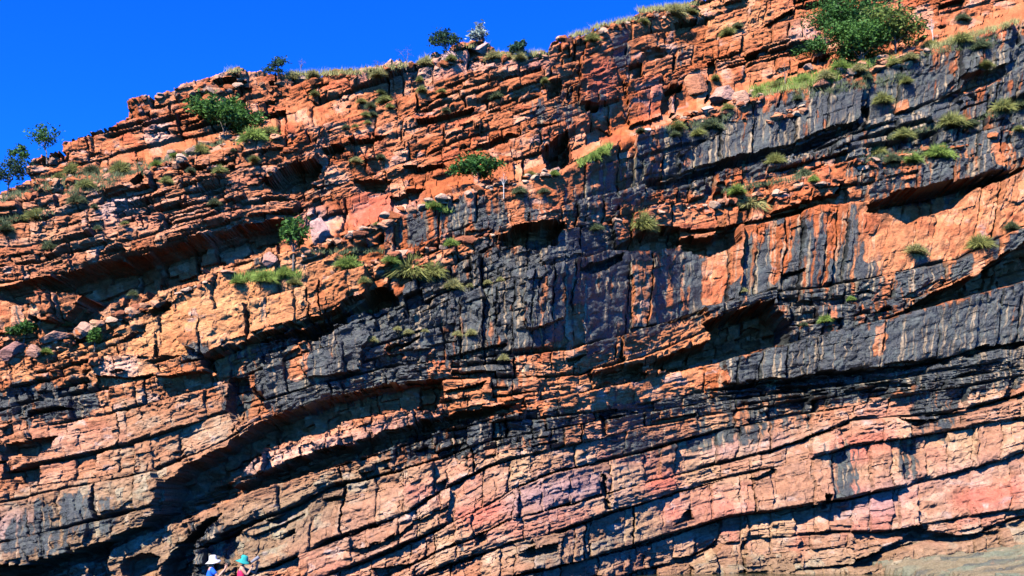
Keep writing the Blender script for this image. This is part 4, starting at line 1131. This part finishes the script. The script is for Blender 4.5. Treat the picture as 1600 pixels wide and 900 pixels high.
boulder(700, 94, 0.1 + 24, 22, (.56, .33, .27), 'pink skyline boulder behind the dark skyline tree', 19)
boulder(752, 84, 40, 22, (.55, .33, .27), 'split pink boulder under the silver leaved skyline tree', 20)
boulder(1010, 206, 14, 10, (.66, .55, .5), 'tiny white block left of the pillar ledge grass', 21)
boulder(83, 256, 22, 20, (.30, .16, .10), 'dark blocky rock on top of the small knob at far left', 22)

# ------------------------------------------------------------------ people
SKIN = flat_mat('skin_tone', (0.50, 0.27, 0.18), 0.55, 0.12, 12)  # plain skin colour with slight random variation
def cloth(name, c): return flat_mat(name, c, 0.85, 0.18, 14)
def skinned(name, joints, edges, material, parent, sub=2, root=0):
    me = bpy.data.meshes.new(name); me.from_pydata([j[0] for j in joints], edges, [])
    o = bpy.data.objects.new(name, me); C.objects.link(o)
    sk = o.modifiers.new('skin', 'SKIN'); sk.use_smooth_shade = True; sk.branch_smoothing = .3
    for i, j in enumerate(joints):
        r = j[1]; me.skin_vertices[0].data[i].radius = r if isinstance(r, tuple) else (r, r)
    me.skin_vertices[0].data[root].use_root = True
    ss = o.modifiers.new('sub', 'SUBSURF'); ss.levels = sub; ss.render_levels = sub
    dg = bpy.context.evaluated_depsgraph_get()
    m2 = bpy.data.meshes.new_from_object(o.evaluated_get(dg)); m2.name = name
    bpy.data.objects.remove(o)
    m2.materials.clear(); m2.materials.append(material)
    m2.polygons.foreach_set('use_smooth', np.full(len(m2.polygons), True))
    r = bpy.data.objects.new(name, m2); C.objects.link(r); r.parent = parent
    return r
def lathe(name, prof, material, parent, loc, rot=(0, 0, 0), seg=32, warp=None):
    vv = []; ff = []
    for i, (r, z) in enumerate(prof):
        for k in range(seg):
            a = 2 * math.pi * k / seg
            x, y, zz = r * math.cos(a), r * math.sin(a), z
            if warp: x, y, zz = warp(x, y, zz, r, a)
            vv.append((x, y, zz))
    for i in range(len(prof) - 1):
        for k in range(seg):
            ff.append((i * seg + k, i * seg + (k + 1) % seg, (i + 1) * seg + (k + 1) % seg, (i + 1) * seg + k))
    o = np_mesh(name, np.array(vv), np.array(ff), None, material, parent, smooth=True)
    o.location = loc; o.rotation_euler = rot
    return o

def person(px, top_q, yd, text, hat_mat, shirt_mat, leg_mat, arms, hat_rot, sleeveless, woman):
    """faces +x; local origin on the ground.  arms = ((elbow, wrist, hand direction) near, far)"""
    x, t = ray(px, top_q)
    ztop = CAMZ + t * yd
    k = 0.95 if woman else 1.0
    zg = ztop - 1.80 * k
    root = empty('person', (x * yd, yd, zg)); root.rotation_euler = (0, 0, 0.18)
    label(root, text, 'person')
    J = []; E = []
    def add(p, r, par=None):
        J.append((tuple(Vector(p) * k), tuple(q * k for q in r) if isinstance(r, tuple) else r * k)); i = len(J) - 1
        if par is not None: E.append((par, i))
        return i
    pel = add((0, 0, .93), (.13, .16)); bel = add((.0, 0, 1.08), (.12, .145), pel); ch = add((-.01, 0, 1.28), (.125, .17), bel)
    nb = add((.0, 0, 1.44), (.085, .10), ch); nk = add((.035, 0, 1.52), (.055, .055), nb)
    h1 = add((.06, 0, 1.60), (.085, .072), nk); h2 = add((.065, 0, 1.68), (.098, .078), h1); add((.05, 0, 1.75), (.075, .062), h2)
    ns = add((.155, 0, 1.635), (.018, .016), h2)
    for sgn in (-1, 1):
        hp = add((0, .10 * sgn, .86), .095, pel); kn = add((.03, .11 * sgn, .48), .06, hp); an = add((0, .11 * sgn, .09), .042, kn)
        add((.13, .115 * sgn, .045), (.04, .035), add((.03, .11 * sgn, .05), (.045, .04), an))
    for sgn, (el, wr, hd) in zip((-1, 1), arms):
        sh = add((0, .19 * sgn, 1.42), .062, nb)
        e = add(el, .042, sh); w = add(wr, .029, e)
        wv = Vector(wr); d = Vector(hd).normalized(); side = d.cross(Vector((0, 1, 0))).normalized(); up = d.cross(side)
        palm = add(wv + d * .06, (.036, .022), w)
        for f in range(4):
            o_ = side * ((f - 1.5) * .019); ln = (.062, .074, .078, .066)[f]
            a1 = add(wv + d * .105 + o_, .0095, palm)
            a2 = add(wv + d * (.105 + ln * .55) + o_ + up * .012, .0085, a1)
            add(wv + d * (.105 + ln * .8) + o_ + up * .034, .0075, a2)
        t1 = add(wv + d * .045 - side * .038, .011, palm)
        add(wv + d * .085 - side * .058 + up * .012, .009, t1)
    skinned('body', J, E, SKIN, root, 2)
    # clothes follow the joints with a little ease
    J2 = [((0, 0, .90), (.145, .175)), ((0, 0, 1.08), (.142, .165)), ((-.01, 0, 1.28), (.148, .188)), ((0, 0, 1.43), (.10, .13))]
    E2 = [(0, 1), (1, 2), (2, 3)]
    if not sleeveless:
        for sgn, (el, wr, hd) in zip((-1, 1), arms):
            sh = Vector((0, .19 * sgn, 1.42)); m = sh.lerp(Vector(el), .72)
            J2 += [(tuple(sh), .082), (tuple(m), .068)]; n = len(J2); E2 += [(3, n - 2), (n - 2, n - 1)]
    skinned('shirt', [(tuple(Vector(p) * k), tuple(q * k for q in r) if isinstance(r, tuple) else r * k) for p, r in J2], E2, shirt_mat, root, 2)
    J3 = [((0, 0, .97), (.14, .168)), ((0, 0, .88), (.14, .165))]; E3 = [(0, 1)]
    for sgn in (-1, 1):
        J3 += [((0, .10 * sgn, .80), .108), ((.03, .11 * sgn, .48), .09)]; n = len(J3); E3 += [(1, n - 2), (n - 2, n - 1)]
    skinned('shorts', [(tuple(Vector(p) * k), tuple(q * k for q in r) if isinstance(r, tuple) else r * k) for p, r in J3], E3, leg_mat, root, 2)
    def warp(x, y, z, r, a):
        if r > .12: z -= .035 * (r - .12) / .09 * (1.0 + .6 * math.cos(2 * a + 2.5)) - .02 * math.cos(a)
        return x * 1.12, y, z
    hat = lathe('hat', [(.001, .155), (.05, .152), (.085, .135), (.098, .09), (.104, .02), (.112, .004), (.16, -.014), (.205, -.034), (.203, -.040), (.16, -.022), (.10, -.008), (.098, .0)],
                hat_mat, root, Vector((.04, 0, 1.655)) * k, hat_rot, 36, warp)
    hair = lathe('hair', [(.001, .12), (.06, .10), (.088, .04), (.09, -.04), (.075, -.10 if woman else -.06), (.05, -.12 if woman else -.075)], HAIR, root, Vector((.025, 0, 1.67)) * k, (0, -.35, 0), 20)
    for sgn in (-1, 1):
        ear = lathe('ear', [(.001, .012), (.018, .008), (.024, 0), (.014, -.006)], SKIN, root, Vector((.05, .078 * sgn, 1.645)) * k, (math.pi / 2 * (-sgn), 0, 0), 12)
        eye = lathe('eye', [(.001, .011), (.008, .007), (.011, 0), (.001, -.01)], EYE, root, Vector((.148, .03 * sgn, 1.672)) * k, (0, math.pi / 2, 0), 10)
        shoe = skinned('shoe', [((-.03, .11 * sgn, .06), (.05, .05)), ((.05, .113 * sgn, .055), (.05, .048)), ((.15, .118 * sgn, .045), (.045, .042))], [(0, 1), (1, 2)], SHOE, root, 2)
    lathe('mouth', [(.001, .006), (.012, .004), (.018, 0), (.001, -.004)], LIP, root, Vector((.146, 0, 1.595)) * k, (0, math.pi / 2, 0), 12)
    return root, k
HAIR = cloth('brown_hair', (0.06, 0.035, 0.02)); EYE = cloth('eye_dark', (0.02, 0.015, 0.012)); SHOE = cloth('dark_shoe', (0.05, 0.04, 0.035)); LIP = cloth('lip', (0.38, 0.13, 0.10))
person(331, 867.5, 34.0, 'man in white sun hat and bright blue shirt with one forearm raised',
       cloth('white_hat', (.62, .60, .58)), cloth('blue_shirt', (.02, .14, .72)), cloth('khaki_shorts', (.25, .2, .13)),
       (((.22, -.22, 1.20), (.40, -.20, 1.42), (.25, .05, 1)), ((.08, .26, 1.15), (.28, .18, 1.12), (1, -.2, .1))), (0, -.12, 0), False, False)
w_root, wk = person(379, 868.0, 34.4, 'woman in teal sun hat and red sleeveless top aiming a long lens upwards',
       cloth('teal_hat', (.025, .32, .28)), cloth('crimson_top', (.62, .02, .10)), cloth('dark_shorts', (.04, .04, .05)),
       (((.16, -.20, 1.22), (.27, -.07, 1.40), (.5, .2, .9)), ((.40, .20, 1.26), (.46, .06, 1.52), (.3, -.5, .8))), (0, .30, 0), True, True)
def sun_camera():
    # camera with a long lens held up to her eye
    root = empty('camera', w_root.location + Vector((.24, -.03, 1.50))); root.rotation_euler = (0, -0.62, .18)
    label(root, 'dark camera with a long lens held up by the woman in the teal hat', 'camera')
    M = cloth('black_camera_body', (.015, .015, .018)); M2 = cloth('grey_lens_barrel', (.22, .22, .24)); M3 = flat_mat('lens_glass', (.02, .03, .06), .1, .1, 5, .8)
    import bmesh
    bm = bmesh.new(); bmesh.ops.create_cube(bm, size=1)
    for v in bm.verts: v.co = Vector((v.co.x * .06, v.co.y * .14, v.co.z * .09))
    r2 = bmesh.ops.create_cube(bm, size=1)
    for v in r2['verts']: v.co = Vector((v.co.x * .05, v.co.y * .05, v.co.z * .035 + .06))
    bmesh.ops.bevel(bm, geom=bm.edges[:], offset=.008, segments=2, affect='EDGES')
    me = bpy.data.meshes.new('camera_body'); bm.to_mesh(me); bm.free(); me.materials.append(M)
    o = bpy.data.objects.new('camera_body', me); C.objects.link(o); o.parent = root
    lathe('lens', [(.035, .03), (.037, .10), (.042, .11), (.042, .17), (.048, .19), (.052, .30), (.047, .30), (.045, .29)], M2, root, (0, 0, 0), (0, math.pi / 2, 0), 24)
    lathe('lens_glass', [(.001, .29), (.045, .288)], M3, root, (0, 0, 0), (0, math.pi / 2, 0), 24)
sun_camera()

# ------------------------------------------------------------------ rubble on the ledges
def rubble():
    import bmesh
    r = np.random.RandomState(77)
    bm = bmesh.new(); bmesh.ops.create_icosphere(bm, subdivisions=2, radius=1.0)
    co = np.array([v.co for v in bm.verts]); fa = np.array([[q.index for q in f.verts] for f in bm.faces]); bm.free()
    lines_ = [(40, 300, 300, 245, 26, 70), (300, 235, 430, 212, 14, 30), (470, 398, 620, 345, 10, 40), (140, 515, 340, 438, 8, 40), (0, 560, 140, 520, 22, 46), (600, 340, 870, 268, 9, 50), (1050, 196, 1200, 150, 22, 60),
              (1200, 190, 1260, 170, 14, 22), (1300, 118, 1450, 84, 16, 60), (200, 158, 560, 118, 10, 50), (600, 108, 860, 86, 8, 50), (870, 66, 1090, 12, 8, 50), (930, 355, 1320, 282, 8, 50), (1340, 260, 1600, 205, 14, 36), (560, 418, 780, 365, 7, 30)]
    VV = []; FF = []; CL = []; k = 0
    for x0, y0, x1, y1, th, n in lines_:
        for _ in range(n):
            t = r.rand(); p = at(x0 + (x1 - x0) * t, y0 + (y1 - y0) * t + (r.rand() - .5) * th)
            c = co.copy()
            for _k in range(9):
                nn = r.normal(0, 1, 3); nn /= np.linalg.norm(nn); d = r.uniform(.35, .75)
                e = c @ nn - d; c = c - np.clip(e, 0, None)[:, None] * nn
            sz = 0.10 + 0.30 * r.rand() ** 2.2
            c = c * np.array((1.3, 1.0, .8)) * sz + np.array(p) + np.array((0, -.05, sz * .25))
            base = np.array([(.42, .13, .05), (.50, .24, .13), (.54, .34, .22), (.34, .12, .06)][r.randint(4)]) * r.uniform(.75, 1.1)
            VV.append(c); FF.append(fa + k); CL.append(np.tile(base, (len(c), 1))); k += len(c)
    o = np_mesh('ledge_rubble', np.concatenate(VV), np.concatenate(FF), np.concatenate(CL), ROCK)
    label(o, 'small loose stones and broken rock lying on the cliff ledges', 'rubble', kind='stuff')
rubble()
